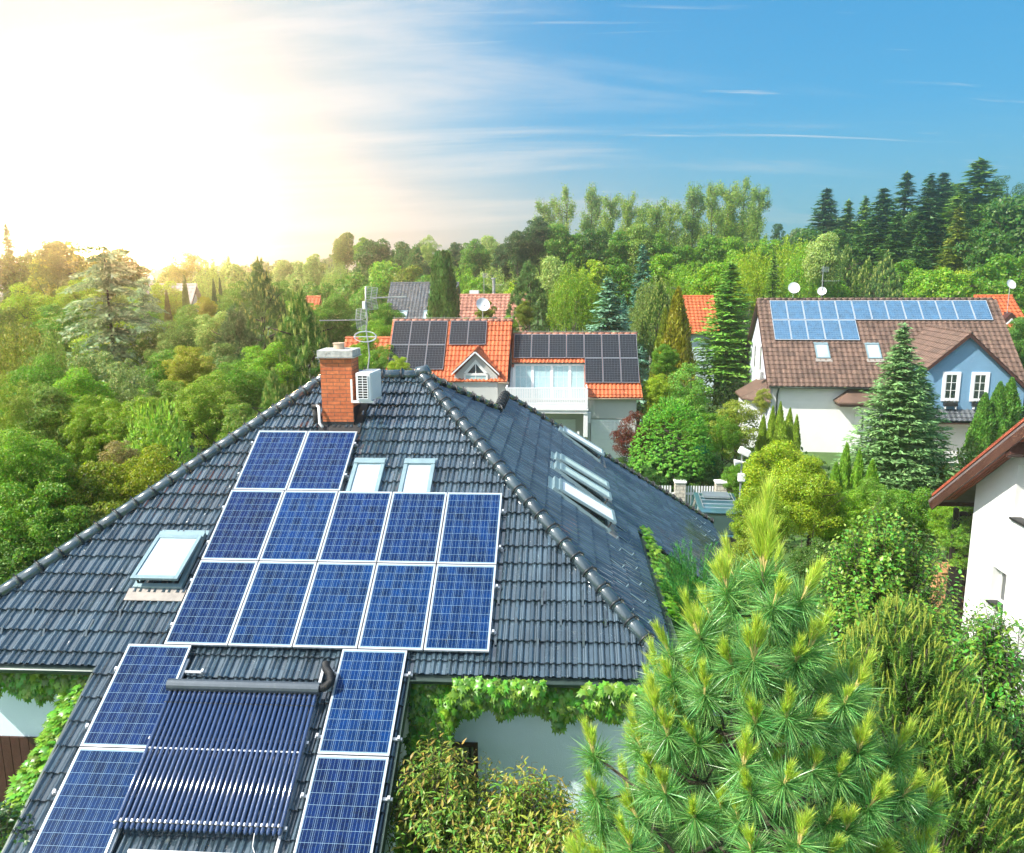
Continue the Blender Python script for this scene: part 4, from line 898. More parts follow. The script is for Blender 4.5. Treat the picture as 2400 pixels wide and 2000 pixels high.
for q in ((-.8,.15,.0,.95),): w.slab([(-.8,-.05,.1),(.8,-.05,.1),(.8,-.05,.2),(-.8,-.05,.2)],(0,.03,0)); w.slab([(-.8,-.05,.2),(-.65,-.05,.2),(0,-.05,.85),(0,-.05,1.0)],(0,.03,0)); w.slab([(.8,-.05,.2),(.65,-.05,.2),(0,-.05,.85),(0,-.05,1.0)],(0,.03,0))
w.build('gable_frame',MT['picket'],gb)
p=at(2368,668,58); dish((p.x,p.y,7.6),.35,10,'small satellite dish on the orange roof at the right edge',mast=p.z-7.6)
p=at(348,657,57.5); dish((p.x,p.y,8.6),.42,10,'white satellite dish glowing among the trees at left',mast=p.z-8.6)
# ============================================================ garden fence, wall, car, small things
def picket(x0,x1,y,lab):
    r=empty('picket_fence',(x0,y,0)); tag(r,lab,'fence'); w=MB(); n=int((x1-x0)/.115)
    for i in range(n): w.box((i*.115,-.03,.15),(i*.115+.065,-.008,1.50))
    w.build('pickets',MT['picket'],r)
    w=MB(); w.box((0,-.007,.42),(x1-x0,.03,.52)); w.box((0,-.007,1.1),(x1-x0,.03,1.2)); w.box((0,-.05,0),(x1-x0,.1,.12)); w.build('rail',MT['picket'],r); return r
yF=34
def pillar(x,wd,h,lab):
    r=empty('stone_pillar',(x,yF,0)); tag(r,lab,'pillar','stone pillars of the picket fence'); w=MB(); w.box((0,-.2,0),(wd,.2,h)); w.build('stonework',MT['stonew'],r)
    w=MB(); w.box((-.04,-.24,h),(wd+.04,.24,h+.08)); w.build('capstone',MT['white'],r,bevel=.02)
xa=at(1581,1150,yF).x; xb=at(1676,1150,yF).x
pillar(xa,.44,1.66,'pale stone fence pillar nearer the dark roof'); pillar(xb,.45,1.66,'pale stone fence pillar behind the car')
picket(at(1500,1150,yF).x,xa,yF,'short run of white picket fence beside the dark roof'); picket(xa+.44,xb,yF,'white picket fence between two stone pillars')
gwl=empty('garden_wall',(xb+.47,yF+.1,0)); tag(gwl,'low sandy garden wall with grey coping beyond the car','wall'); w=MB(); w.box((0,0,0),(3.2,.25,1.68)); w.build('wall_body',MT['terra'],gwl); w=MB(); w.box((0,-.05,1.68),(3.2,.3,1.76)); w.build('coping',MT['alud'],gwl)
gp=empty('green_slide',at(1688,1135,35.5)); gp.location.z=0; tag(gp,'green curved plastic slide panel behind the picket fence','slide')
w=MB(); prof_=[(0,0),(.04,.9),(-.12,1.7),(-.45,2.5),(-.75,3.0)]
for k in range(4): w.slab([(prof_[k][0],0,prof_[k][1]),(prof_[k+1][0],0,prof_[k+1][1]),(prof_[k+1][0]-.55,.1,prof_[k+1][1]-.15),(prof_[k][0]-.5,.1,prof_[k][1])],(0,.03,0)); w.tube([(prof_[k][0],0,prof_[k][1]),(prof_[k+1][0],0,prof_[k+1][1])],.04,6)
w.build('panel',MT['greenpl'],gp)
# parked off-roader, seen from above and behind the roof edge
car=empty('parked_car',(5.85,28.6,.0),radians(-4)); tag(car,'dark teal boxy off-roader with a roof rack parked by the picket fence','car')
w=MB(); 
w.slab([(-.88,-.0,.45),(-.88,4.3,.45),(-.88,4.35,.95),(-.88,3.2,1.1),(-.88,0,1.1),(-.88,-.05,.6)],(1.76,0,0))
w.build('body',MT['car'],car,bevel=.05)
w=MB(); w.add([(-.85,.0,1.1),(.85,.0,1.1),(.85,3.1,1.1),(-.85,3.1,1.1),(-.74,.10,1.86),(.74,.10,1.86),(.74,2.7,1.86),(-.74,2.7,1.86)],[(0,3,2,1),(4,5,6,7),(0,1,5,4),(1,2,6,5),(2,3,7,6),(3,0,4,7)]); w.build('cabin',MT['carglass'],car,bevel=.04)
w=MB(); w.box((-.78,.04,1.865),(.78,2.75,1.93)); rf=w.build('roof',MT['car'],car,bevel=.03)
w=MB()
for (x,y) in ((-.8,.02),(.8,.02),(-.8,1.5),(.8,1.5),(-.8,3.0),(.8,3.0)): w.tube([(x*1.06,y,1.08),(x*.94,min(max(y,.10),2.68),1.88)],.035,6)
w.build('pillar',MT['car'],car)
w=MB()
for x in (-.62,.62): w.tube([(x,.3,2.02),(x,2.5,2.02)],.018,6)
for k in range(5): w.tube([(-.62,.35+k*.5,2.02),(.62,.35+k*.5,2.02)],.014,6)
w.box((-.5,1.6,2.03),(.5,2.3,2.10)); w.build('roof_rack',MT['alud'],rf)
w=MB(); w.box((-.7,-.12,.75),(.7,-.04,1.02)); w.build('number_plate_panel',MT['rubber'],car)
for (x,y) in ((-.86,.75),(.86,.75),(-.86,3.55),(.86,3.55)):
    w=MB(); w.tube([(x-.11,y,.36),(x+.11,y,.36)],.36,20); wl=w.build('wheel',MT['tyre'],car); w=MB(); w.tube([(x-.12,y,.36),(x+.12,y,.36)],.2,14); w.build('rim',MT['alu'],wl)
# white siren and camera mast by the yellow-green tree
q=at(1741,1065,30); ms=empty('camera_mast',(q.x,30,0)); tag(ms,'slim mast with white camera heads and horn beside the yellow-green tree','mast')
w=MB(); w.tube([(0,.12,0),(0,.12,q.z+.1)],.04,8); w.build('pole',MT['alud'],ms)
w=MB(Matrix.Translation((0,0,q.z))@Matrix.Rotation(radians(25),4,'Y')); w.box((-.2,-.13,-.02),(.22,.13,.24)); w.build('camera_housing',MT['wframe'],ms,bevel=.04)
w=MB(Matrix.Translation((0,0,q.z-.32))); w.tube([(.05,0,0),(-.12,0,.02),(-.3,0,.0)],[.03,.06,.13],12); w.tube([(.05,0,0),(.25,0,0)],.04,8); w.build('horn',MT['wframe'],ms)
w=MB(Matrix.Translation((0,0,q.z-.95))); w.box((-.14,-.1,-.1),(.12,.1,.2)); w.build('junction_box',MT['wframe'],ms,bevel=.03)
# ============================================================ vegetation
def unit(v): return v/np.maximum(np.linalg.norm(v,axis=1,keepdims=True),1e-9)
def rdir(rg,n): return unit(rg.normal(size=(n,3)))
def leaves_mesh(name, C, A, Nn, ln, wd, smooth=False):
    """one diamond leaf per row: centre C, axis A, normal Nn, length ln, width wd"""
    n=len(C); A=unit(A); B=unit(np.cross(Nn,A)); ln=np.broadcast_to(np.asarray(ln,dtype=float).reshape(-1,1),(n,1)); wd=np.broadcast_to(np.asarray(wd,dtype=float).reshape(-1,1),(n,1))
    V=np.stack([C-A*ln*.5, C+B*wd*.5-A*ln*.06, C+A*ln*.5, C-B*wd*.5-A*ln*.06],1).reshape(-1,3)
    return V, np.arange(n*4).reshape(n,4)
def needles_mesh(P, D, ln, wd, rg):
    """thin triangles from P along D"""
    n=len(P); D=unit(D); S=unit(np.cross(D,rdir(rg,n))); ln=np.broadcast_to(np.asarray(ln,dtype=float).reshape(-1,1),(n,1))
    V=np.stack([P+S*wd, P+D*ln, P-S*wd],1).reshape(-1,3); return V,np.arange(n*3).reshape(n,3)
def bent_needles(P,D,ln,wd,rg,bend=.22):
    n=len(P); D=unit(D); S=unit(np.cross(D,rdir(rg,n))); B=rdir(rg,n)*bend*.6+np.array([0,0,-bend*.6]); ln=np.broadcast_to(np.asarray(ln,dtype=float).reshape(-1,1),(n,1))
    M=P+D*ln*.5+B*ln*.10; T=P+D*ln+B*ln*.5
    V=np.stack([P+S*wd*.8,P-S*wd*.8,M+S*wd,M-S*wd,T],1).reshape(-1,3); b=np.arange(n)[:,None]*5
    return V,np.concatenate([b+np.array([[0,1,2]]),b+np.array([[1,3,2]]),b+np.array([[2,3,4]])])
LM={}
LM['leaf']=leafmat('broad_leaves',(1,1,1),trans=.45,vary=.4,hue=.035)
LM['needle']=leafmat('conifer_needles',(1,1,1),trans=.2,vary=.35,hue=.02,rough=.5)
LM['candle']=leafmat('young_candles',(.40,.46,.12),trans=.2,vary=.2,hue=.015,useobj=False)
PROTO={}
def reg(kind, variants): PROTO[kind]=variants
def trunk_mesh(name, pts_list, m, n=7):
    w=MB()
    for pts,rs in pts_list: w.tube(pts,rs,n)
    me=bpy.data.meshes.new(name); me.from_pydata(w.v,[],w.f); me.materials.append(m); me.polygons.foreach_set('use_smooth',np.ones(len(me.polygons),dtype=bool)); return me
def limbs(rg,H,r0,n,spread,base=.25,up=.9,wob=.25):
    L_=[([(0,0,0),(rg.normal()*.1,rg.normal()*.1,H*.3),(rg.normal()*.15,rg.normal()*.15,H*.6),(rg.normal()*.2,rg.normal()*.2,H*.92)],[r0,r0*.8,r0*.5,r0*.12])]
    for i in range(n):
        a=rg.uniform(0,2*pi); z=H*(base+(.9-base)*rg.random()); l=spread*rg.uniform(.5,1.)
        p0=np.array([0,0,z]); d=np.array([cos(a),sin(a),up*rg.uniform(.5,1.3)]); p1=p0+d*l*.5+rg.normal(size=3)*wob; p2=p0+d*l*np.array([1,1,1.1])+rg.normal(size=3)*wob; p2[2]=min(p2[2],H*.9); p1[2]=min(p1[2],H*.88)
        L_.append(([tuple(p0),tuple(p1),tuple(p2)],[r0*.35,r0*.2,r0*.05]))
    return L_
# --- rounded broadleaf: H total height 10, radius 3
def broad(seed,H=10,R=3.0,z0=2.6,nb=70,rb=.85,n=15000,ls=.26,lw=.17,shape='round',sparse=0.0,droop=.25):
    rg=np.random.default_rng(seed)
    zc=(H+z0)/2; rz=(H-z0)/2
    d=rdir(rg,nb); rr=rg.random(nb)**.45*.9
    bc=np.stack([d[:,0]*rr*(R-rb*.7),d[:,1]*rr*(R-rb*.7),zc+d[:,2]*rr*(rz-rb*.6)],1)
    if shape=='egg': bc[:,:2]*=(1.15-.5*((bc[:,2:3]-z0)/(H-z0)))
    br=rb*rg.uniform(.55,1.25,nb)
    idx=rg.choice(nb,n,p=(br**2)/(br**2).sum())
    dd=rdir(rg,n); dd[:,2]=np.where((dd[:,2]<0)&(rg.random(n)<.55),-dd[:,2],dd[:,2])
    rad=rg.uniform(.72,1.08,n)+ (rg.random(n)<.12)*rg.uniform(0,.35,n)
    C=bc[idx]+dd*br[idx][:,None]*rad[:,None]*np.array([1,1,.82])
    Nn=unit(dd*.8+rdir(rg,n)*.75+np.array([0,0,.35])); A=unit(np.cross(Nn,rdir(rg,n))+np.array([0,0,-droop]))
    s=rg.uniform(.65,1.25,n)
    V,F=leaves_mesh('',C,A,Nn,ls*s,lw*s)
    me=np_mesh('crown',V,F); me.materials.append(LM['leaf'])
    tm=trunk_mesh('trunk',limbs(rg,H*.9,.17,9,R*.9,base=.25),MT['bark'])
    return (me,tm,H,R)
reg('broad',[broad(1),broad(2,nb=90,rb=.7),broad(3,R=3.1,nb=55,rb=1.0,shape='egg'),broad(4,nb=110,rb=.6,n=16000,shape='egg')])
reg('near',[broad(11,nb=150,rb=.55,n=48000,ls=.13,lw=.085),broad(12,nb=110,rb=.65,n=48000,ls=.14,lw=.085,shape='egg'),broad(13,nb=190,rb=.48,n=52000,ls=.12,lw=.07)])
reg('loose',[broad(21,nb=80,rb=.55,n=15000,ls=.15,lw=.09,droop=.1),broad(22,nb=95,rb=.5,n=15000,ls=.15,lw=.09,shape='egg')])
# --- poplar: tall, ragged, ascending branches with gaps
def poplar(seed,H=22,R=2.6,n=13000,ls=.26,lw=.16,nbr=34):
    rg=np.random.default_rng(seed); C=[];Nn=[];A=[]; br=[]
    tr=[([(0,0,0),(.1,.1,H*.4),(-.1,.1,H*.7),(0,0,H*.97)],[.28,.2,.12,.02])]
    per=n//nbr
    for i in range(nbr):
        z=H*(.22+.7*rg.random()); a=rg.uniform(0,2*pi); l=H*.20*rg.uniform(.5,1.1)*(1.25-z/H); sp=R*rg.uniform(.35,1.0)*(1.15-.75*abs(z/H-.45))
        p0=np.array([0,0,z]); p1=p0+np.array([cos(a)*sp*.7,sin(a)*sp*.7,l*.45]); p2=p0+np.array([cos(a)*sp,sin(a)*sp,l])
        tr.append(([tuple(p0),tuple(p1),tuple(p2)],[.07,.045,.015]))
        t=rg.random(per)**.7; q=np.where(t[:,None]<.5,p0+(p1-p0)*(t[:,None]*2),p1+(p2-p1)*((t[:,None]-.5)*2))
        w=.34*rg.uniform(.6,1.2); off=rg.normal(size=(per,3))*np.array([w,w,w*1.5]); C.append(q+off); Nn.append(unit(off)+rdir(rg,per)*.8)
    C=np.concatenate(C);Nn=unit(np.concatenate(Nn)); m=len(C); A=unit(np.cross(Nn,rdir(rg,m))+np.array([0,0,-.3])); s=rg.uniform(.6,1.25,m)
    V,F=leaves_mesh('',C,A,Nn,ls*s,lw*s); me=np_mesh('crown',V,F); me.materials.append(LM['leaf'])
    return (me,trunk_mesh('trunk',tr,MT['bark'],6),H,R)
reg('poplar',[poplar(31),poplar(32,R=3.2,nbr=30),poplar(33,R=2.2,nbr=42)])
# --- spruce and fir
def spruce(seed,H=14,R=3.0,nw=44,nb=11,seg=13,tw=.42,wd=.10,droop=.28,top=1.0,z0=.06,gap=.0,curl=.25,sub=3,pw=.85):
    rg=np.random.default_rng(seed); P=[];D=[];Nn=[]
    for i in range(nw):
        t=(i+rg.random()*.6)/nw; z_=H*(z0+(1-z0)*t**1.0*.985); Lb=R*((1-t)**pw)*rg.uniform(.85,1.08)+.12
        nbi=max(5,int(nb*(1-.5*t)))
        for j in range(nbi):
            if rg.random()<gap: continue
            z=z_+rg.normal()*H/nw*.55; a=2*pi*(j+rg.random()*.8)/nbi; l=Lb*rg.uniform(.7,1.12); ns=max(4,int(seg*l/R)+3)
            s=(np.arange(ns)+.5+rg.uniform(-.2,.2,ns))/ns
            x=s*l; zz=z-droop*l*s+curl*l*s**2
            dirv=np.array([cos(a),sin(a),0]); side=np.array([-sin(a),cos(a),0])
            base=np.outer(x,dirv)+np.outer(zz,[0,0,1.])
            for k in range(sub):
                sg=(-1,1,0)[k%3]
                wfall=(.25+.75*np.sin(pi*np.clip(s*.85+.1,0,1)))*l*.30+.08
                off=side[None,:]*(sg*wfall*rg.uniform(.35,.7,ns))[:,None]
                P.append(base+off+rg.normal(size=(ns,3))*.04+np.array([0,0,-.05*abs(sg)]))
                D.append(dirv[None,:]*.8+side[None,:]*sg*.9+rg.normal(size=(ns,3))*.28+np.array([0,0,-.12]))
                Nn.append(np.tile([0,0,1.],(ns,1))+rg.normal(size=(ns,3))*.38)
    P=np.concatenate(P);D=np.concatenate(D);Nn=np.concatenate(Nn);n=len(P); s=rg.uniform(.7,1.25,n)
    V,F=leaves_mesh('',P,D,unit(Nn),tw*s,wd*s)
    # leader
    me=np_mesh('crown',V,F); me.materials.append(LM['needle'])
    return (me,trunk_mesh('trunk',[([(0,0,0),(0,0,H*.5),(0,0,H*.985)],[.2,.12,.01])],MT['bark']),H,R)
reg('spruce',[spruce(41,nw=52,nb=13,wd=.15,tw=.5),spruce(42,nw=48,nb=12,gap=.1,droop=.45,curl=.35,wd=.15,tw=.5),spruce(43,R=3.3,nw=48,nb=13,wd=.15,tw=.5)])
reg('blue',[spruce(44,H=9,R=2.5,nw=30,nb=12,tw=.42,wd=.18,droop=.05,curl=.12,seg=14,sub=3)])
reg('bigspruce',[spruce(45,H=12,R=2.6,nw=66,nb=14,seg=24,tw=.28,wd=.10,droop=.22,curl=.22,sub=3)])
reg('cedar',[spruce(46,H=12,R=3.8,nw=22,nb=15,seg=30,tw=.30,wd=.11,droop=-.05,curl=-.22,sub=6,pw=.42)])
# --- pines with upright candles
def pine(seed,H=10,R=2.8,nt=460,nn=80,nl=.25,cand=True,z0=1.0,wd=.022,cl=.42):
    rg=np.random.default_rng(seed); d=rdir(rg,nt); rr=.55+.45*rg.random(nt)**.6
    z=(d[:,2]*rr*.5+.5); z=z0+(H-z0)*z; prof=np.clip(1.12-((z-z0)/(H-z0))**1.4*1.0,.12,1)*(.55+.45*np.clip((z-z0)/(H-z0)*4,0,1))
    hd=unit(np.stack([d[:,0],d[:,1],0*d[:,0]],1)); rad=R*prof*np.clip(rr*np.linalg.norm(d[:,:2],axis=1)*1.25,0,1)
    tip=hd*rad[:,None]; tip[:,2]=z
    up=unit(hd*.6+np.array([0,0,.8])+rg.normal(size=(nt,3))*.25)
    base=np.repeat(tip,nn,axis=0); ax=np.repeat(up,nn,axis=0); k=nt*nn; along=rg.random(k)*.34
    D=unit(ax*.45+rdir(rg,k)*.9); P=base-ax*along[:,None]
    V,F=needles_mesh(P,D,nl*rg.uniform(.8,1.2,k),wd,rg)
    me=np_mesh('crown',V,F); me.materials.append(LM['needle'])
    tr=limbs(rg,H*.95,.16,26,R*.75,base=.15,up=.5)
    ex=None
    if cand:
        m=int(nt*.75); sel=rg.choice(nt,m,replace=False); C=tip[sel]; q=5; cc=np.repeat(C,q,axis=0); A=unit(np.tile([0,0,1.],(m*q,1))+rg.normal(size=(m*q,3))*.12); ll=np.repeat(cl*rg.uniform(.5,1.15,m),q)
        V2,F2=leaves_mesh('',cc+A*ll[:,None]*.5,A,rdir(rg,m*q),ll,.075); ex=np_mesh('candles',V2,F2); ex.materials.append(LM['candle'])
    return (me,trunk_mesh('trunk',tr,MT['bark']),H,R,ex)
reg('pine',[pine(51),pine(52,nt=560)])
reg('darkpine',[pine(53,nt=440,nn=80,cand=False,nl=.28,wd=.028)])
# --- columns and cones of thuja, hornbeam
def thuja(seed,H=6,R=1.0,n=15000,ls=.2,lw=.07,shape='cone',lobes=0):
    rg=np.random.default_rng(seed); t=rg.random(n)**.8; a=rg.uniform(0,2*pi,n)
    if shape=='cone': pr=(1-t)**.7*(.75+.25*np.minimum(t*8,1))
    else: pr=np.sin(pi*np.clip(t*.86+.10,0,1))**.55
    bump=1+.13*np.sin(a*5+t*9)+.10*np.sin(a*3-t*23+1)+rg.normal(size=n)*.07
    dep=1-.35*rg.random(n)**2.2
    rad=R*pr*bump*dep
    C=np.stack([np.cos(a)*rad,np.sin(a)*rad,t*H+rg.normal(size=n)*.05],1); hd=np.stack([np.cos(a),np.sin(a),0*a],1)
    A=unit(np.array([0,0,1.])+hd*.35+rg.normal(size=(n,3))*.3); Nn=unit(hd+rdir(rg,n)*.9); s=rg.uniform(.6,1.3,n)
    V,F=leaves_mesh('',C,A,Nn,ls*s,lw*s); me=np_mesh('crown',V,F); me.materials.append(LM['needle'])
    return (me,trunk_mesh('trunk',[([(0,0,0),(0,0,H*.8)],[.1,.02])],MT['bark']),H,R)
reg('thuja',[thuja(61),thuja(62,n=16000)])
reg('column',[thuja(63,H=9,R=1.35,n=22000,ls=.2,lw=.13,shape='col')])
# --- weeping birch / willow
def weeping(seed,H=9,R=2.8,ns=520,per=34,ls=.17,lw=.10):
    rg=np.random.default_rng(seed); d=rdir(rg,ns); d[:,2]=np.abs(d[:,2]); rr=.5+.5*rg.random(ns)
    st=np.stack([d[:,0]*R*rr,d[:,1]*R*rr,H*.42+d[:,2]*H*.56*rr],1); L_=rg.uniform(.6,2.6,ns)*(.4+d[:,2]*0+.6)
    k=ns*per; t=rg.random(k); i=np.repeat(np.arange(ns),per)
    C=st[i]+np.stack([d[i,0]*.25*t,d[i,1]*.25*t,-L_[i]*t],1)+rg.normal(size=(k,3))*.09
    A=unit(np.array([0,0,-1.])+rg.normal(size=(k,3))*.5); Nn=rdir(rg,k)+d[i]*.7; s=rg.uniform(.6,1.2,k)
    V,F=leaves_mesh('',C,A,unit(Nn),ls*s,lw*s); me=np_mesh('crown',V,F); me.materials.append(LM['leaf'])
    return (me,trunk_mesh('trunk',limbs(rg,H*.85,.15,12,R*.8,base=.2),MT['barkw']),H,R)
reg('weeping',[weeping(71),weeping(72,ns=600)])
# --- clipped dome of layered leaf sprays
def dome(seed,R=2.4,H=4.2,nsp=2600,per=9,ls=.17,lw=.06):
    rg=np.random.default_rng(seed); d=rdir(rg,nsp); d[:,2]=np.abs(d[:,2])*1.0; ln=.86+.14*rg.random(nsp)+.05*np.sin(d[:,0]*9)*np.sin(d[:,1]*7)
    c=np.stack([d[:,0]*R*ln,d[:,1]*R*ln,H*.40+d[:,2]*H*.60*ln],1); low=rg.random(nsp)<.25; c[low,2]=rg.uniform(.25,.5,low.sum())*H
    i=np.repeat(np.arange(nsp),per); k=len(i); a=rg.uniform(-1.1,1.1,k); out=unit(d[i]+np.array([0,0,.1])); side=unit(np.cross(out,np.array([0,0,1.])))
    A=unit(out*np.cos(a)[:,None]*.9+side*np.sin(a)[:,None]+np.array([0,0,-.55])+rg.normal(size=(k,3))*.15)
    C=c[i]+A*.07; Nn=unit(np.array([0,0,1.])+out*.8+rg.normal(size=(k,3))*.3); s=rg.uniform(.7,1.2,k)
    V,F=leaves_mesh('',C,A,Nn,ls*s,lw*s); me=np_mesh('crown',V,F); me.materials.append(LM['leaf'])
    return (me,trunk_mesh('trunk',limbs(rg,H*.8,.12,12,R*.8,base=.1,up=.6),MT['bark']),H,R)
reg('dome',[dome(81)])
# ------------------------------------------------------------ terrain
def sst(x,a,b): t=min(max((x-a)/(b-a),0),1); return t*t*(3-2*t)
def gz_(x,y):
    z=.35*sst(y,36,44)
    z+=7.5*sst(y,70,125)*sst(x,-30,55)+3*sst(y,70,150)*sst(-x,-10,60)*.3
    return z
def ground():
    xs=np.concatenate([np.linspace(-340,-160,8),np.linspace(-140,160,76),np.linspace(180,330,6)]); ys=np.concatenate([np.linspace(-60,0,8),np.linspace(4,200,60),np.linspace(210,300,8)])
    V=[(x,y,gz_(x,y)) for y in ys for x in xs]; nx=len(xs); Fq=[(j*nx+i,j*nx+i+1,(j+1)*nx+i+1,(j+1)*nx+i) for j in range(len(ys)-1) for i in range(nx-1)]
    me=np_mesh('lawn',V,Fq,smooth=True); m=mat('lawn_grass',(.055,.12,.018),rough=.9,var=.4,scale=1.2,bump=.6,bscale=30,noise2=((.10,.085,.04),.35,.60)); o=link_mesh('lawn',me,m); tag(o,kind='structure'); return o
ground()
w=MB(); w.box((15.0,36,.358),(26,43.6,.364)); dr=w.build('driveway',MT['paving']); tag(dr,kind='structure')
# ------------------------------------------------------------ placing trees
cnt={}
NAMES={'broad':'broadleaf_tree','near':'leafy_tree','loose':'open_tree','poplar':'poplar_tree','spruce':'spruce_tree','blue':'blue_spruce_tree','bigspruce':'spruce_tree','cedar':'cedar_tree','pine':'pine_tree','darkpine':'pine_tree','thuja':'thuja_tree','column':'columnar_tree','weeping':'weeping_tree','dome':'dome_shrub'}
CATS={'dome':'shrub'}
def tree(kind,px,py,wpx,Y,col,label,group=None,var=None,z0=None,hgt=None,name=None,cat=None,pyb=None,rz=None):
    """px,py = where its top is seen, wpx = its crown width in photo pixels, Y = its distance"""
    P=PROTO[kind]; k=cnt.get(kind,0); cnt[kind]=k+1; pr=P[(k if var is None else var)%len(P)]
    p=at(px,py,Y); g=gz_(p.x,Y) if z0 is None else z0
    H=p.z-g; Wd=wpx/F_PX*sqrt(p.x**2+Y**2+0); r=(Wd/2)/pr[3]
    H=max(H,.5); o=empty(name or NAMES[kind],(p.x,Y,g),rnd.uniform(0,6.28) if rz is None else rz)
    asp={'broad':1.5,'near':1.35,'loose':1.6,'weeping':1.6,'pine':1.8,'darkpine':1.8}.get(kind,99); sz=H/pr[2]; off=0
    if H>Wd*asp*1.15: sz=Wd*asp*1.15/pr[2]; off=H-sz*pr[2]
    def ch(nm,me,z=0,zs=sz):
        c=bpy.data.objects.new(nm,me); COL.objects.link(c); c.parent=o; c.scale=(r,r,zs); c.location.z=z; return c
    c=ch('crown',pr[0],off); c.color=(col[0],col[1],col[2],1); t=ch('trunk',pr[1],0,H/pr[2])
    if len(pr)>4 and pr[4] is not None: ch('young_shoots',pr[4],off)
    if len(label.split())>16: print('LONG',label)
    tag(o,label,cat or CATS.get(kind,'tree'),group); return o
G1=lambda v: tuple(min(c*s,.5) for c,s in zip(v,(2.0,1.8,1.2)))
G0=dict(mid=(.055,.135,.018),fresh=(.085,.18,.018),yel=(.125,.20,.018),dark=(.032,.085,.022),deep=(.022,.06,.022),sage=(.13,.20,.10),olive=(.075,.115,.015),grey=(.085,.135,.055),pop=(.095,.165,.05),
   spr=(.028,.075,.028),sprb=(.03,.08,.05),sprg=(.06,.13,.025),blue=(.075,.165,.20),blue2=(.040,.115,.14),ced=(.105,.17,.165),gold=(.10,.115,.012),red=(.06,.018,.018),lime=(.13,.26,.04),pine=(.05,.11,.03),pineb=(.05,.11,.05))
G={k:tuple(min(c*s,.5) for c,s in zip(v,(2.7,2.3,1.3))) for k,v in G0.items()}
ORD=['first','second','third','fourth','fifth','sixth','seventh','eighth','ninth','tenth','eleventh','twelfth','thirteenth','fourteenth','fifteenth','sixteenth','seventeenth','eighteenth','nineteenth','twentieth','twenty-first','twenty-second','twenty-third','twenty-fourth','twenty-fifth']
# --- poplar row on the skyline
pops=[(1275,452,50,0),(1330,433,70,1),(1389,426,46,2),(1432,442,55,0),(1473,445,45,2),(1505,470,55,0),(1541,460,55,2),(1573,462,50,0),(1628,424,56,2),(1672,414,46,0),(1712,420,58,2),(1745,411,66,1),(1782,424,48,0)]
for i,(x,y,w_,v) in enumerate(pops): tree('poplar',x,y,w_*1.25,112+(i%3)*4,[G1((.13,.21,.06)),G1((.15,.23,.06)),G1((.11,.19,.06))][i%3],'ragged tall poplar on the skyline, %s from the left in its row'%ORD[i],'poplars on the skyline',var=v)
# --- behind and beneath the poplars
row=[(1228,540,80,'dark'),(1262,500,70,'deep'),(1305,520,80,'mid'),(1350,540,80,'mid'),(1400,520,80,'dark'),(1450,530,80,'mid'),(1500,520,80,'pop'),(1545,540,80,'mid'),(1600,560,80,'mid'),(1665,540,80,'mid'),(1715,550,80,'fresh'),(1765,560,80,'mid'),(1800,545,70,'fresh')]
for i,(x,y,w_,c) in enumerate(row): tree('broad',x,y,w_*1.15,100,G[c],'rounded green tree beneath the skyline poplars, %s from the left'%ORD[i],'trees beneath the poplars')
# --- far right hill
hill=[(1938,441,92,'sprb','spruce','lone dark blue-green fir with a sharp tip on the right skyline'),(1990,466,62,'sprg','spruce','thin brownish spruce right of the lone fir'),(2030,458,62,'sprg','spruce','second thin brownish spruce on the right skyline'),(2074,440,100,'spr','spruce','broad dark fir on the hill right of the brownish spruces'),(2127,400,84,'spr','spruce','tall narrow fir standing over the brown house ridge'),(2183,406,84,'sprb','spruce','left one of the twin dark firs on the hill'),(2212,404,90,'sprb','spruce','right one of the twin dark firs on the hill'),(2300,370,150,'sprg','spruce','highest conifer of the hill, olive green and broad'),(2262,440,110,'sprg','spruce','yellow-green conifer before the highest tree of the hill'),(2170,470,120,'spr','spruce','wide dark spruce on the hillside in front of the twin firs')]
for x,y,w_,c,k,l in hill: tree(k,x,y,w_*2.2,112 if w_<100 else 104,G[c],l,'conifers on the right hill')
tree('loose',2362,395,120,118,G['deep'],'dark airy broadleaf at the top right of the skyline'); tree('broad',2235,420,70,116,G['dark'],'dark round treetop between the twin firs and the highest conifer')
tree('broad',2385,450,190,92,G['dark'],'big dark green domed tree high at the right edge'); tree('broad',2310,520,150,88,G['dark'],'dark green domed tree below the highest conifer'); tree('spruce',2250,480,150,90,G1((.10,.14,.02)),'drooping olive conifer in the middle of the hillside')
tree('spruce',2160,520,140,86,G['spr'],'dark drooping spruce low on the hillside above the solar panels'); tree('broad',2400,560,170,78,G['mid'],'fresh green tree at the right edge below the dark domed one')
tree('loose',1824,516,40,125,G['deep'],'small dark crooked treetop alone against the sky'); 
for i,(x,y,w_,c,k) in enumerate([(1850,535,110,'mid','broad'),(1900,505,90,'dark','broad'),(1960,500,110,'dark','broad'),(2015,505,110,'dark','spruce'),(2060,500,120,'mid','broad'),(2105,470,120,'spr','spruce'),(2150,455,110,'dark','broad'),(2200,470,130,'dark','broad'),(2265,430,110,'spr','spruce'),(2330,440,150,'dark','broad'),(2400,430,150,'dark','broad'),(2090,545,140,'sprg','spruce'),(2210,545,150,'mid','broad'),(1990,545,120,'sprg','spruce'),(2290,570,150,'mid','broad')]):
    tree(k,x,y+28,w_*1.35,[108,106,98][i%3],G[c],'%s filling the wooded hillside at right, %s from the left'%({'broad':'dense green crown','spruce':'deep green conifer'}[k],ORD[i]),'trees filling the right hillside')
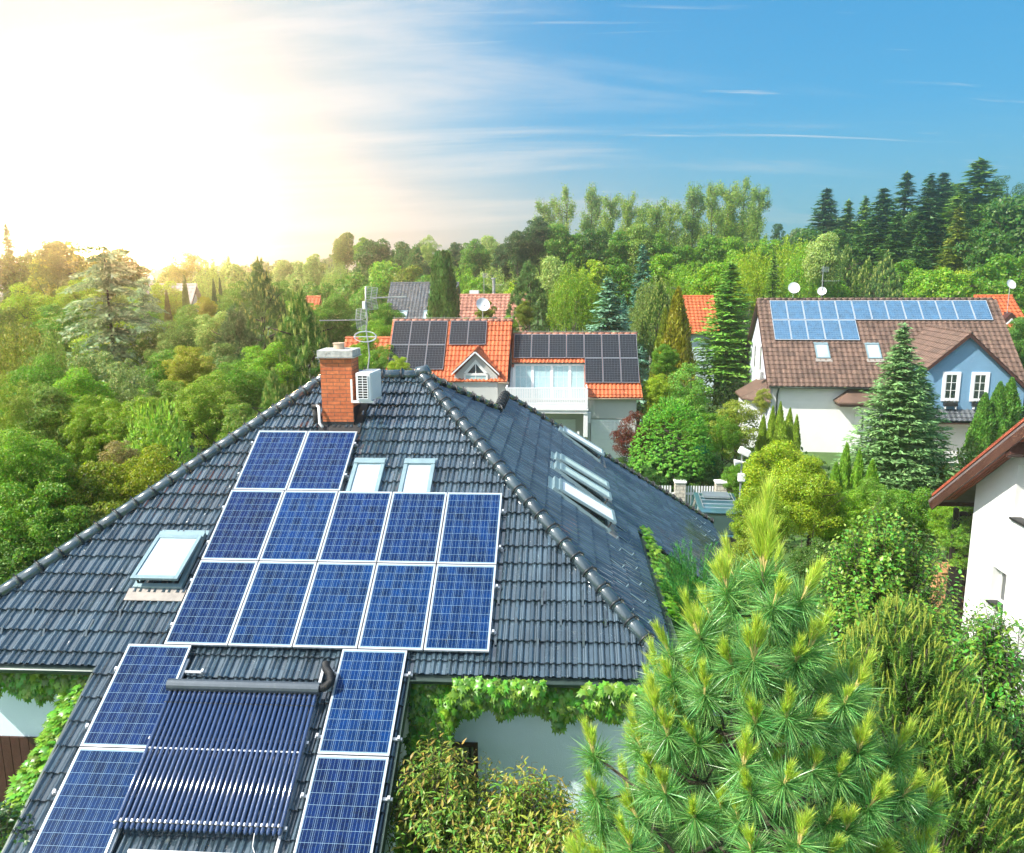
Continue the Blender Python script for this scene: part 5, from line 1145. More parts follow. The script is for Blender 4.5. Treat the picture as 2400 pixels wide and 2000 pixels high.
# --- band of garden trees in the middle distance, right part
band=[(1556,585,110,'broad','fresh'),(1615,600,110,'weeping','fresh'),(1672,590,110,'broad','fresh'),(1725,575,90,'broad','fresh'),(1765,560,100,'weeping','yel'),(1815,590,95,'spruce','sprg'),(1852,540,120,'weeping','yel'),(1905,545,100,'weeping','fresh'),(1935,540,85,'broad','sage'),(1985,572,90,'pine','pine'),(2035,605,90,'pine','pine'),(2080,585,90,'pine','pineb'),(2120,600,100,'broad','mid'),(2165,610,90,'broad','fresh'),(2215,612,110,'broad','fresh'),(2262,628,100,'broad','yel'),(2310,610,110,'broad','mid'),(2365,630,110,'broad','mid'),(1890,620,90,'broad','mid'),(1960,640,90,'broad','fresh'),(2010,655,60,'spruce','sprg'),(1700,640,80,'broad','mid'),(1795,650,100,'spruce','spr'),(1530,640,90,'weeping','grey')]
for i,(x,y,w_,k,c) in enumerate(band):
    tree(k,x,y,w_*1.2,[80,74,70][i%3],G[c],'%s in the wood behind the brown house, %s from the orange roof'%({'broad':'round green tree','weeping':'soft drooping tree','spruce':'pointed conifer','pine':'pine with pale candles'}[k],ORD[i]),'trees of the wooded band')
# --- left centre skyline
sk_=[(700,598,70,'sage'),(735,588,60,'sage'),(808,541,62,'olive'),(850,552,50,'fresh'),(882,541,100,'dark'),(945,556,90,'dark'),(985,565,80,'dark'),(1008,543,50,'sage'),(1070,562,70,'deep'),(1040,575,60,'mid'),(1112,552,70,'mid'),(1148,548,70,'sage'),(1180,566,60,'deep'),(1213,528,60,'deep'),(1200,600,80,'sage'),(660,606,60,'sage')]
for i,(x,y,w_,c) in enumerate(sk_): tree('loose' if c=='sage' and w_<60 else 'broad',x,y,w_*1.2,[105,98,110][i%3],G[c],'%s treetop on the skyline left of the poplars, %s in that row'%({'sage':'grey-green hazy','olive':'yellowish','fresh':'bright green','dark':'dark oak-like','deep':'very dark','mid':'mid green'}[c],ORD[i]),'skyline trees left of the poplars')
mid_=[(690,635,90,'sage','broad',80),(740,640,100,'mid','broad',76),(830,625,110,'mid','broad',76),(790,600,80,'sage','weeping',90),(905,605,110,'fresh','broad',80),(965,612,110,'olive','broad',78),(1010,625,80,'mid','broad',74),(1090,615,100,'fresh','weeping',78),(1150,610,100,'sage','weeping',82),(1120,640,80,'fresh','broad',74),(1300,595,90,'sage','broad',84),(1395,600,90,'yel','broad',80),(1450,600,90,'mid','broad',84),(1560,640,80,'grey','weeping',76),(1210,650,70,'yel','broad',64),(860,660,100,'mid','broad',68),(780,680,110,'mid','near',58),(720,700,90,'fresh','near',56)]
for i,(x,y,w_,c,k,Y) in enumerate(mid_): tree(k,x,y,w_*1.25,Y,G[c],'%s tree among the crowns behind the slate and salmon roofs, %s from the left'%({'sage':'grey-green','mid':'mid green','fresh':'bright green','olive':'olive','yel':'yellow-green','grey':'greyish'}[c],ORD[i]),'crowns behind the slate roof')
# --- the trees one remembers
tree('column',1036,592,74,53,G['dark'],'narrow dark columnar tree in front of the slate roof')
tree('darkpine',1238,600,130,56,G['pineb'],'dark broad pine between the salmon roof and the yellow birch'); tree('weeping',1345,600,125,55,(.24,.38,.03),'yellow-green weeping birch behind the right solar panels')
tree('blue',1430,645,250,53,G['blue'],'silvery blue spruce directly behind the ridge of the balcony house'); tree('blue',1509,568,140,72,G['blue2'],'teal cone-shaped spruce above and right of the silvery one'); tree('spruce',1462,690,110,60,G['blue2'],'thin blue-green conifer between the two blue spruces')
tree('pine',1548,655,100,54,G['pine'],'dark pine between the blue spruce and the golden thuja'); tree('thuja',1590,680,120,50,G['gold'],'golden brown thuja right of the balcony house'); tree('thuja',1560,730,90,51,G['olive'],'olive thuja tucked behind the right end of the black panels')
tree('spruce',1715,612,215,56,(.20,.42,.06),'tall light green spruce with a bare trunk left of the brown house',z0=3.2,var=1)
tree('broad',1140,700,70,50,G['olive'],'small olive tree beside the satellite dish of the balcony house'); tree('near',1085,740,70,50,G['mid'],'short leafy tree left of the large satellite dish'); tree('near',1190,735,60,50,G['fresh'],'light green treetop right of the large satellite dish')
tree('near',905,700,110,52,G['mid'],'bushy tree leaning over the left end of the slate roof'); tree('near',880,740,120,49,G['fresh'],'leafy tree behind the television mast'); tree('loose',845,810,110,40,G['fresh'],'yellowish maple before the hidden orange roof'); tree('near',935,830,70,38,G1((.17,.25,.02)),'bright yellow-green maple touching the black panels'); tree('near',1232,700,60,52,G['olive'],'thin olive tree right of the salmon roof')
# right of the balcony house
tree('loose',1615,835,150,43,G1((.10,.22,.05)),'fresh bluish green tree between the two houses'); tree('near',1540,870,90,43,G['yel'],'yellowish bush at the right corner of the balcony house'); tree('near',1560,800,80,47,G['mid'],'green bush behind the right gable end'); tree('near',1660,960,150,41,G['mid'],'mixed shrub behind the dome-shaped maple')
tree('loose',1728,915,150,38,G1((.14,.19,.035)),'open fruit tree before the white wall of the brown house'); tree('loose',1700,960,90,37,G['mid'],'thin young tree left of the fruit tree'); tree('loose',1790,900,60,41,G1((.16,.20,.04)),'slender young tree beside the downpipe of the brown house')
for i,(x,y,w_) in enumerate([(1790,975,42),(1812,955,40),(1830,945,40),(1852,960,44),(1868,975,36),(1838,990,60)]): tree('thuja',x,y,w_*1.1,39.5-i*.15,G1((.13,.22,.03)),'yellow-green upright thuja of the cluster at the white wall, %s from the left'%ORD[i],'thuja cluster at the white wall')
tree('dome',1578,938,196,36,(.20,.46,.06),'bright green dome-shaped maple behind the roof edge',pyb=1080); tree('loose',1487,950,120,37,G['red'],'dark red leaved tree against the garage door'); 
tree('near',1560,1055,170,35.3,G1((.03,.09,.025)),'dark green shrubs beneath the dome-shaped maple',name='shrub',cat='shrub'); tree('near',1650,1050,120,35.6,G1((.04,.11,.03)),'dark green shrub behind the picket fence',name='shrub',cat='shrub'); tree('near',1460,1065,80,37,G1((.05,.12,.03)),'low green shrub at the foot of the red leaved tree',name='shrub',cat='shrub')
tree('near',1740,1075,120,34,G['mid'],'green shrub left of the camera mast',name='shrub',cat='shrub')
tree('bigspruce',2120,758,260,35.5,(.20,.36,.13),'tall tapering spruce standing before the brown house'); tree('bigspruce',2160,850,230,37,(.15,.34,.09),'fuller green spruce right behind the tall tapering one')
for i,(x,y,w_,Y) in enumerate([(2310,925,84,38.5),(2345,900,90,38.8),(2372,890,90,40)]): tree('thuja',x,y,w_,Y,G1((.06,.16,.03)),'dense green thuja beside the garage of the blue gable, %s one'%['left','middle','right'][i],'thujas beside the garage')
tree('near',2370,745,190,56,G1((.05,.14,.03)),'dense green tree right of the brown roof'); tree('near',2400,730,110,53,G1((.07,.17,.04)),'green tree at the right edge below the orange roof'); tree('near',2215,1085,80,35,G['olive'],'low olive shrub at the end of the driveway',name='shrub',cat='shrub')
# centre right garden
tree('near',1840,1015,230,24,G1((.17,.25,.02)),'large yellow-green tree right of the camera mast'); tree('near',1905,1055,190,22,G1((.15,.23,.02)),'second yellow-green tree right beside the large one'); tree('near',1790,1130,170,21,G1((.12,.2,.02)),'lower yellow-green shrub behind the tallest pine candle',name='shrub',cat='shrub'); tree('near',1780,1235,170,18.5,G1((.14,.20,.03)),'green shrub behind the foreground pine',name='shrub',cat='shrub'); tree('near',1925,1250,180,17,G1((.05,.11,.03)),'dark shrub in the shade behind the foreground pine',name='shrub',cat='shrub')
for i,(x,y,w_,Y) in enumerate([(1985,1045,70,26),(2015,1060,70,25.6),(2045,1085,90,25),(1960,1090,80,25.3)]): tree('thuja',x,y,w_*1.15,Y,G1((.10,.22,.03)),'green thuja of the group before the tall spruce, %s'%['tallest and darkest','second tallest','broadest at right','lowest at left'][i],'thuja group before the tall spruce')
tree('near',1990,1140,150,22.4,G['fresh'],'bright green bush between yellow-green tree and quince',name='shrub',cat='shrub'); tree('near',2140,1130,170,24,G['mid'],'broad green bush beneath the tall tapering spruce',name='shrub',cat='shrub'); tree('near',2235,1150,110,23,G['fresh'],'small fresh green bush at the tip of the red verge',name='shrub',cat='shrub'); tree('near',2050,1110,150,23,G1((.09,.19,.03)),'rounded green shrub below the thuja group',name='shrub',cat='shrub')
# left side, far to near
tree('spruce',12,520,95,58,G1((.07,.10,.04)),'tall thin conifer at the left edge of the skyline'); tree('spruce',65,583,110,62,G1((.07,.10,.04)),'small pointed conifer right of the tall one at the left edge')
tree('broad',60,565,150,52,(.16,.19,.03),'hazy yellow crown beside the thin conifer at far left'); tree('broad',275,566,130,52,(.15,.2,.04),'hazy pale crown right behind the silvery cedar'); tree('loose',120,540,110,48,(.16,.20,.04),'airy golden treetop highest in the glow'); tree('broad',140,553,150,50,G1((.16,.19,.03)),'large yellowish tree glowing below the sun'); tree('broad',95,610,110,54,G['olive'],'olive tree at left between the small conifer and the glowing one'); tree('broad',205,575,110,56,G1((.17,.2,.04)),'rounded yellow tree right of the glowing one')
tree('cedar',240,560,330,33,G['ced'],'silvery layered cedar in the glow at left'); tree('cedar',330,640,170,38,G1((.14,.24,.20)),'smaller bluish cedar behind the silvery one')
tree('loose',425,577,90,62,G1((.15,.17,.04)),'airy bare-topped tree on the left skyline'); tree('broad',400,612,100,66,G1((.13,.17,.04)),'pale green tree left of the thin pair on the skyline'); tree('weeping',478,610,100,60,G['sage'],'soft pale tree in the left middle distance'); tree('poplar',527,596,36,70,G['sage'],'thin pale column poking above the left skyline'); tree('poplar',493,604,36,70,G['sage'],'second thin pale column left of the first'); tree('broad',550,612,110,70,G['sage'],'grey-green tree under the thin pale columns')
for i,(x,y,w_,Y) in enumerate([(432,655,52,44),(500,662,40,50),(515,660,36,50),(390,690,50,42)]): tree('thuja',x,y,w_,Y,[G1((.07,.11,.03)),G1((.04,.08,.03)),G1((.04,.08,.03)),G1((.10,.10,.03))][i],['olive cone thuja left of the big pine','left of two dark thuja columns in the distance','right of two dark thuja columns in the distance','brownish cone right of the cedar'][i])
tree('near',480,690,60,43,G1((.2,.22,.03)),'small golden bush between the thujas and the big pine'); 
tree('pine',605,600,200,38,G['pineb'],'big bluish pine with candles on the left skyline'); tree('pine',700,672,250,29,G1((.06,.15,.03)),'bright pine full of pale candles left of the near chimney'); tree('pine',640,860,190,24,G1((.08,.17,.035)),'lower light green pine branches left of the near chimney')
tree('darkpine',545,700,170,35,G1((.06,.12,.06)),'bluish pine in front of the big one'); tree('near',520,790,150,30,G1((.10,.17,.07)),'grey-green tree under the bluish pine'); tree('weeping',40,730,170,30,G1((.12,.15,.03)),'soft weeping olive tree at left'); tree('weeping',120,760,190,27,G1((.10,.16,.05)),'drooping green tree at left below the cedar')
tree('near',380,740,170,33,G1((.11,.19,.06)),'rounded green tree below the two cedars'); tree('near',440,800,130,28,G1((.19,.22,.03)),'yellow-leaved tree below the olive thuja'); tree('loose',220,790,170,26,G1((.12,.18,.09)),'grey-green shrub with small silvery leaves',name='shrub',cat='shrub'); tree('loose',290,820,160,25,G1((.13,.19,.10)),'silvery twiggy shrub right of the first silvery one',name='shrub',cat='shrub')
tree('near',85,880,190,21,G1((.10,.17,.04)),'green tree at the left edge above the maple'); tree('near',480,860,190,24,G1((.13,.21,.03)),'fresh green tree above the left hip of the roof'); tree('near',400,880,140,25,G1((.11,.19,.03)),'green treetop behind the left dome-shaped shrub'); tree('near',570,930,170,21,G1((.09,.16,.03)),'green tree close to the upper left hip')
for i,(x,y) in enumerate([(60,925),(120,905),(175,930),(225,915),(275,925),(330,915)]): tree('near',x,y,150,21.5-i*.2,(.24,.36,.025),'yellow-green bush, %s from the left in the loose hedge at left'%ORD[i],'hedge bushes at left',name='hedge_bush',cat='bush')
tree('dome',360,955,235,19,G1((.16,.27,.07)),'pale green dome-shaped shrub left of the near roof'); tree('loose',270,1010,130,17.5,G1((.15,.14,.08)),'pinkish twiggy shrub before the pale dome-shaped one',name='shrub',cat='shrub')
tree('near',330,1030,300,16.5,G1((.13,.17,.012)),'broad golden-green shrub along the left roof hip',name='shrub',cat='shrub'); tree('near',190,1060,280,15.5,G1((.12,.165,.012)),'golden-green shrub left of the broad one',name='shrub',cat='shrub'); tree('near',240,1150,300,14.6,G1((.10,.14,.02)),'lower olive shrub beside the left roof hip',name='shrub',cat='shrub')
tree('near',40,985,220,14.8,G1((.10,.20,.025)),'bright green maple at the left edge'); tree('near',70,1110,260,13.8,G1((.08,.17,.025)),'lower branches of green maple beside the roof at left'); tree('near',20,1240,240,13.2,G1((.05,.12,.02)),'dark green maple foliage at the left edge',var=1)
tree('loose',20,860,110,18,G1((.16,.22,.05)),'light green leafy treetop at the left edge')
L2=[(60,650,150,46,'yel','near'),(150,690,150,40,'mid','near'),(20,700,150,40,'olive','near'),(330,690,110,48,'fresh','near'),(385,650,100,52,'yel','near'),(450,700,110,42,'mid','near'),(560,650,110,50,'mid','near'),(330,720,130,41,'mid','near'),(300,660,100,50,'sage','near'),(600,640,90,60,'sage','near'),(650,650,90,58,'mid','near'),(690,690,100,52,'fresh','near'),(80,820,160,25,'mid','near'),(170,850,160,23.5,'fresh','near'),(400,800,150,29,'mid','near'),(550,830,160,26,'mid','near'),(620,790,150,28,'fresh','near'),(250,730,150,36,'yel','near'),(180,640,120,47,'yel','near'),(500,720,120,39,'sage','near')]
for i,(x,y,w_,Y,c,k) in enumerate(L2): tree(k,x,y,w_*1.25,Y,G[c],'%s crown in the valley left of the near roof, %s of the filling trees'%({'yel':'yellow-green','mid':'mid green','olive':'olive','fresh':'bright green','sage':'grey-green'}[c],ORD[i]),'valley trees left of the near roof')
# far wood on the horizon
def wood():
    rg=np.random.default_rng(5); VV=[]
    for q in range(150):
        x=-270+q*3.55+rg.uniform(-2,2); y=rg.uniform(150,205); R=rg.uniform(3.2,5.5); h=rg.uniform(9.5,13.5)+(y-150)*.02; n=2600; g=gz_(x,y)
        nb=34; d=rdir(rg,nb); bc=np.stack([x+d[:,0]*R*.75,y+d[:,1]*R*.75,g+h*.55+d[:,2]*h*.36],1); i_=rg.integers(0,nb,n); dd=rdir(rg,n); dd[:,2]=np.abs(dd[:,2])*.9
        C=bc[i_]+dd*rg.uniform(.8,1.5,n)[:,None]*(R*.3); Nn=unit(dd+rdir(rg,n)*.4); V,_=leaves_mesh('',C,rdir(rg,n),Nn,rg.uniform(.5,.95,n),.6); VV.append(V)
    V=np.concatenate(VV); me=np_mesh('far_wood',V,np.arange(len(V)).reshape(-1,4)); me.materials.append(LM['leaf']); o=link_mesh('far_wood',me); o.color=(.13,.22,.05,1); tag(o,'distant hazy belt of woodland along the horizon','woodland',kind='stuff')
wood()
tree('near',855,778,120,44.5,G['fresh'],'leafy tree hiding the orange roof left of the balcony house'); tree('near',905,800,110,43.5,G['mid'],'green tree at the left gable of the balcony house')
tree('near',2290,1180,150,20.9,G['mid'],'green shrub beside the firewood under the overhang',name='shrub',cat='shrub')
# undergrowth covering the garden soil
def under():
    rg=np.random.default_rng(9); n=260000; x=rg.uniform(-45,45,n); y=12+98*rg.random(n)**1.4
    ok=~(((x>-10)&(x<5.5)&(y<28))|((x>-10)&(x<4.3)&(y>40)&(y<48))|((x>4.2)&(x<8.5)&(y<34.5))|((x>11)&(x<27)&(y>35)&(y<58))|((x>9)&(y<22))|((x>1)&(x<10)&(y>34)&(y<44)))
    x=x[ok];y=y[ok];n=len(x); z=np.array([gz_(a,b) for a,b in zip(x,y)]) if False else .35*np.clip((y-36)/8,0,1)+7.5*np.clip((y-75)/50,0,1)*np.clip((x+20)/70,0,1)
    hgt=1.6+1.3*np.sin(x*.8)*np.sin(y*.6)+.8*np.sin(x*.23+y*.31); C=np.stack([x,y,z+np.clip(hgt,.2,4)*rg.random(n)**.5],1)
    V,F=leaves_mesh('',C,rdir(rg,n),unit(rdir(rg,n)+np.array([0,-.2,.8])),rg.uniform(.6,1.4,n)*(.07+.004*y),(.045+.0022*y))
    me=np_mesh('undergrowth',V,F); me.materials.append(LM['leaf']); o=link_mesh('undergrowth',me); o.color=(.05,.10,.02,1); tag(o,'dense green undergrowth filling the gardens between the trees','undergrowth',kind='stuff')
under()
# ============================================================ foreground plants
def hero_pine():
    rg=np.random.default_rng(101); YP=4.3; pc=at(1790,1340,YP); top=pc.z; root=empty('long_needled_pine',(pc.x,YP,0)); tag(root,'large long-needled pine with pale yellow candles in the right foreground','tree')
    tips=[]; br=[([(0,0,0),(.03,0,3),(0,.02,6),(0,0,top)],[.12,.09,.05,.014])]
    z=top-.16
    tips.append((np.array([0,0,top-.02]),np.array([0.,0,1.]),1.5))
    while z>top-3.2:
        dz=top-z; Lb=.13+dz*.52 if dz<1.6 else .96+(dz-1.6)*.10
        nb=5 if dz<.4 else (6 if dz<.9 else 8)
        a0=rg.uniform(0,6.28)
        for j in range(nb):
            a=a0+2*pi*j/nb+rg.normal()*.15; l=Lb*rg.uniform(.8,1.1); d=np.array([cos(a),sin(a),0]); 
            p0=np.array([0,0,z-.10]); p1=p0+d*l*.55+np.array([0,0,.02*l]); p2=p0+d*l+np.array([0,0,.12+.16*l])
            br.append(([tuple(p0),tuple(p1),tuple(p2)],[.017,.012,.007]))
            up=unit((d*.42+np.array([0,0,.9])+rg.normal(size=3)*.1)[None])[0]
            tips.append((p2,up,rg.uniform(.75,1.1)))
            side=np.array([-sin(a),cos(a),0])
            for q in (.5,.78):
                if l*q<.22: continue
                for sg in (-1,1):
                    if rg.random()<.35: continue
                    b=p0+d*l*q+np.array([0,0,.04]); e=b+side*sg*l*.30*rg.uniform(.7,1.1)+d*l*.14+np.array([0,0,.06+.08*rg.random()])
                    br.append(([tuple(b),tuple((b+e)/2-np.array([0,0,.02])),tuple(e)],[.009,.007,.005])); tips.append((e,unit((d*.4+side*sg*.35+np.array([0,0,.85])+rg.normal(size=3)*.12)[None])[0],rg.uniform(.5,.85)))
        z-=.27
    w=MB()
    for p,r in br: w.tube([tuple(x) for x in p],r,6)
    w.build('trunk',MT['bark'],root,smooth=True)
    V=[];V2=[];W=MB()
    for (p,u,s) in tips:
        n=int(430*(.55+.5*s)); t=rg.random(n)**1.5*.15*s
        D=unit(rdir(rg,n)*.9+u*rg.uniform(-.15,.85,n)[:,None]); P=p-u*(t[:,None])
        v,_=bent_needles(P,D,(.185*(.65+.4*s))*rg.uniform(.7,1.12,n),.0017,rg); V.append(v)
        nc=rg.integers(2,4) if s<1.2 else 5
        for c in range(nc):
            L_=(.20 if c==0 else .13)*s*rg.uniform(.8,1.15)+(.18 if s>1.2 and c==0 else 0)+(.10 if s>1.2 and c else 0); dd=u if c==0 else unit((u+rdir(rg,1)[0]*.36)[None])[0]; dd=unit((dd+np.array([0,0,.35]))[None])[0]
            W.tube([tuple(p-dd*.01),tuple(p+dd*L_*.5),tuple(p+dd*L_)],[.009,.008,.003],5)
            m=int(1300*L_)+30; tt=rg.uniform(.28,1.0,m)*L_; Q=p+dd*tt[:,None]; E_=unit(dd+rdir(rg,m)*.40); v2,_=needles_mesh(Q,E_,rg.uniform(.045,.10,m)*(.7+.4*s)*(1.35 if s>1.2 else 1),.0021,rg); V2.append(v2)
    V=np.concatenate(V); b5=np.arange(len(V)//5)[:,None]*5; me=np_mesh('needles',V,np.concatenate([b5+np.array([[0,1,2]]),b5+np.array([[1,3,2]]),b5+np.array([[2,3,4]])])); me.materials.append(leafmat('long_needles',(.18,.39,.115),trans=.3,vary=.5,hue=.04,useobj=False,rough=.35,spec=.6)); link_mesh('needles',me,None,root)
    V2=np.concatenate(V2); me=np_mesh('young_needles',V2,np.arange(len(V2)).reshape(-1,3)); me.materials.append(leafmat('young_needles',(.50,.62,.11),trans=.35,vary=.35,hue=.03,useobj=False)); yn=link_mesh('young_needles',me,None,root)
    ys_=W.build('young_stems',mat('candle_bark',(.55,.42,.16),rough=.7,var=.15),root); join(yn,ys_)
hero_pine()
def shoot_pine(px,py,Y,Rw,label,seed,ns=330):
    rg=np.random.default_rng(seed); p=at(px,py,Y); root=empty('mountain_pine',(p.x,Y,0)); tag(root,label,'tree')
    top=p.z; V=[];V2=[];W=MB(); Wd=MB()
    for i in range(ns):
        a=rg.uniform(0,6.28); r=sqrt(rg.random())*Rw; zt=top-(r/Rw)**1.6*1.3-rg.random()*.2
        if rg.random()<.5: zt-=rg.uniform(.3,2.6); r=Rw*rg.uniform(.6,1.0+.12*(top-zt))
        e0=np.array([cos(a)*r,sin(a)*r,zt]); u0=unit((np.array([cos(a)*.38*r/Rw,sin(a)*.38*r/Rw,1.])+rg.normal(size=3)*.12)[None])[0]
        Wd.tube([tuple(e0-u0*.75),tuple(e0-u0*.15)],[.012,.007],5)
        for q in range(rg.integers(2,5)):
            an=rg.uniform(0,6.28); e=e0 if q==0 else e0+np.array([cos(an)*.07,sin(an)*.07,-rg.uniform(.03,.12)]); u=unit((u0+rg.normal(size=3)*.16)[None])[0]; Ls=rg.uniform(.12,.26)*(1 if q==0 else .75)
            n=95; t=rg.random(n)*.24; D=unit(u*.5+rdir(rg,n)*.9); v,_=needles_mesh(e-u*(Ls*.6+t[:,None]),D,rg.uniform(.045,.08,n),.0036,rg); V.append(v)
            W.tube([tuple(e-u*Ls),tuple(e)],[.008,.005],5); m=110; t=rg.random(m)**1.2*Ls*1.1; D=unit(u+rdir(rg,m)*.42); v2,_=needles_mesh(e-u*t[:,None],D,rg.uniform(.018,.038,m),.0030,rg); V2.append(v2)
    n=26000; d=rdir(rg,n); rr=rg.random(n)**.5; zz=rg.random(n); C=np.stack([d[:,0]*Rw*rr*(.75+.25*zz),d[:,1]*Rw*rr*(.75+.25*zz),top-.45-zz*3.0-(np.hypot(d[:,0],d[:,1])*rr)**2*1.0],1)
    v,_=needles_mesh(C,unit(d*.6+np.array([0,0,.8])+rg.normal(size=(n,3))*.4),rg.uniform(.05,.10,n),.004,rg); V.append(v)
    Wd.tube([(0,0,0),(0,0,top-1.2)],[.09,.04],6); Wd.build('trunk',MT['bark'],root)
    V=np.concatenate(V); me=np_mesh('needles',V,np.arange(len(V)).reshape(-1,3)); me.materials.append(MT['mneed']); link_mesh('needles',me,None,root)
    V2=np.concatenate(V2); me=np_mesh('young_needles',V2,np.arange(len(V2)).reshape(-1,3)); me.materials.append(MT['myoung']); yn=link_mesh('young_needles',me,None,root)
    join(yn,W.build('young_stems',MT['myoung'],root))
MT['mneed']=leafmat('short_needles',(.10,.23,.035),trans=.25,vary=.4,hue=.02,useobj=False); MT['myoung']=leafmat('short_young_needles',(.36,.44,.07),trans=.2,vary=.25,useobj=False)
shoot_pine(2115,1370,8.6,.80,'mountain pine bristling with upright yellowish shoots in the right foreground',201,ns=430)
shoot_pine(2255,1560,8.2,.75,'second darker mountain pine lower in the right corner',202,ns=360)
# leafy shrubs with real leaf shapes (two halves folded along the midrib)
def folded(C,A,Nn,ln,wd):
    A=unit(A); B=unit(np.cross(Nn,A)); Nn=unit(np.cross(A,B)); ln=ln[:,None]; wd=wd[:,None]
    p0=C; p1=C+A*ln*.35+B*wd*.5+Nn*wd*.16; p2=C+A*ln*.75+B*wd*.3+Nn*wd*.08-Nn*ln*.06; p3=C+A*ln-Nn*ln*.16; p4=C+A*ln*.75-B*wd*.3+Nn*wd*.08-Nn*ln*.06; p5=C+A*ln*.35-B*wd*.5+Nn*wd*.16; pm=C+A*ln*.45
    V=np.stack([p0,p1,p2,p3,p4,p5,pm],1).reshape(-1,3); n=len(C); b=np.arange(n)[:,None]*7
    F=np.concatenate([b+np.array([[0,1,6]]),b+np.array([[1,2,6]]),b+np.array([[2,3,6]]),b+np.array([[3,4,6]]),b+np.array([[4,5,6]]),b+np.array([[5,0,6]])]); return V,F
def leafy(name,label,x,y,z0,top,R,nsh,per,ln,wd,col,seed,droop=.3,up=.8,tipcol=None,spread=1.0,cat='shrub',vary=.35,hue=.05,shl=.6):
    rg=np.random.default_rng(seed); root=empty(name,(x,y,0)); tag(root,label,cat); W=MB(); C=[];A=[];Nn=[];T=[]
    for i in range(nsh):
        a=rg.uniform(0,6.28); th=rg.random()**.6; r=R*th*rg.uniform(.85,1.22); lob=1+.16*np.sin(a*3+seed)+.12*np.sin(a*5+seed*2); r*=lob; hz=z0+(top-z0)*(1-th**2*.55)*rg.uniform(.35,1.0)**.45*(1+.10*np.sin(a*4+seed)*th)+(rg.random()<.1)*rg.uniform(0,.18)
        e=np.array([cos(a)*r*spread,sin(a)*r,hz]); d=unit((np.array([cos(a)*.6*th,sin(a)*.6*th,up])+rg.normal(size=3)*.25)[None])[0]; l=shl*rg.uniform(.6,1.2); b=e-d*l
        W.tube([tuple(b*np.array([.6,.6,1])-np.array([0,0,.3])),tuple(b),tuple(e)],[.010,.006,.002],4)
        t=(np.arange(per)+rg.random(per))/per; an=np.arange(per)*2.4+rg.random(per)*.8
        s1=unit(np.cross(d,np.array([.3,.2,1.])[None]))[0]; s2=np.cross(d,s1)
        o=s1[None]*np.cos(an)[:,None]+s2[None]*np.sin(an)[:,None]
        C.append(b+d*l*t[:,None]+o*.006); A.append(o*.9+d*.45+np.array([0,0,-droop])+rg.normal(size=(per,3))*.2); Nn.append(d[None]*.8-o*.3+np.array([0,0,.6])+rg.normal(size=(per,3))*.25); T.append(t)
    C=np.concatenate(C);A=np.concatenate(A);Nn=unit(np.concatenate(Nn)); n=len(C); s=rg.uniform(.6,1.2,n); T=np.concatenate(T)
    if tipcol is None: masks=[(np.ones(n,bool),col,'leaves')]
    else: k=(T>.93)|(rg.random(n)<.10); masks=[(~k,col,'leaves'),(k,tipcol,'young_leaves')]
    for m_,c_,nm in masks:
        V,F=folded(C[m_],A[m_],Nn[m_],ln*s[m_],wd*s[m_]); me=np_mesh(nm,V,F); me.materials.append(leafmat(name+'_'+nm,c_,trans=.3,vary=vary,hue=hue,useobj=False,rough=.38,spec=.5)); link_mesh(nm,me,None,root)
    W.tube([(0,0,0),(0,0,z0+.1)],[.05,.02],6); W.build('stems',MT['bark'],root)
q=at(1010,1760,9.6); leafy('willow_leaved_shrub','olive shrub with rusty drooping leaves before the dark wall window',q.x+.05,9.8,q.z-1.9,q.z+.1,.95,360,16,.11,.032,(.17,.29,.035),301,droop=.45,tipcol=(.34,.30,.05),shl=.9)
q=at(1210,1830,9.4); leafy('willow_leaved_shrub','lower part of olive rusty shrub before the pale blue wall',q.x+.1,9.5,q.z-1.6,q.z+.10,1.0,400,16,.11,.032,(.19,.31,.035),302,droop=.45,tipcol=(.34,.30,.05),shl=.9)
q=at(1330,1925,8.8); leafy('willow_leaved_shrub','small olive shrub at the foot of the long-needled pine',q.x,8.8,q.z-1.2,q.z+.1,.6,220,16,.10,.032,(.19,.30,.035),303,droop=.45,tipcol=(.34,.30,.05),shl=.8)
q=at(2075,1180,12.0); leafy('quince_tree','rounded leafy tree with pale young leaves before the dark overhang',q.x,12.0,4.2,q.z+.02,1.1,700,16,.075,.048,(.15,.33,.035),304,droop=.1,tipcol=(.19,.34,.05),cat='tree')
q=at(2190,1420,11.2); leafy('leafy_shrub','light green shrub in front of the white wall corner',q.x,11.2,4.0,q.z+.1,.8,420,14,.07,.04,(.18,.36,.04),305,droop=.1)
q=at(2310,1415,9.9); leafy('pointed_leaf_tree','green tree with glossy pointed leaves before the white wall',q.x+.15,9.9,4.0,q.z+.05,.62,420,18,.085,.036,(.12,.29,.03),306,droop=.45,cat='tree')
q=at(2395,1620,9.0); leafy('leafy_shrub','dark leafy shrub at the lower right edge',q.x,9.0,3.5,q.z,.7,300,16,.08,.035,(.10,.25,.035),307,droop=.4)
q=at(2230,1480,10.2); leafy('leafy_shrub','mid green shrub between the pointed-leaf tree and mountain pine',q.x,10.3,3.5,q.z,.7,300,16,.075,.035,(.13,.29,.035),308,droop=.3)
q=at(1960,1560,9.5); leafy('leafy_shrub','dark shrub in the gap between the two foreground pines',q.x,9.8,3.0,q.z,.8,260,16,.07,.035,(.07,.17,.03),309,droop=.3)
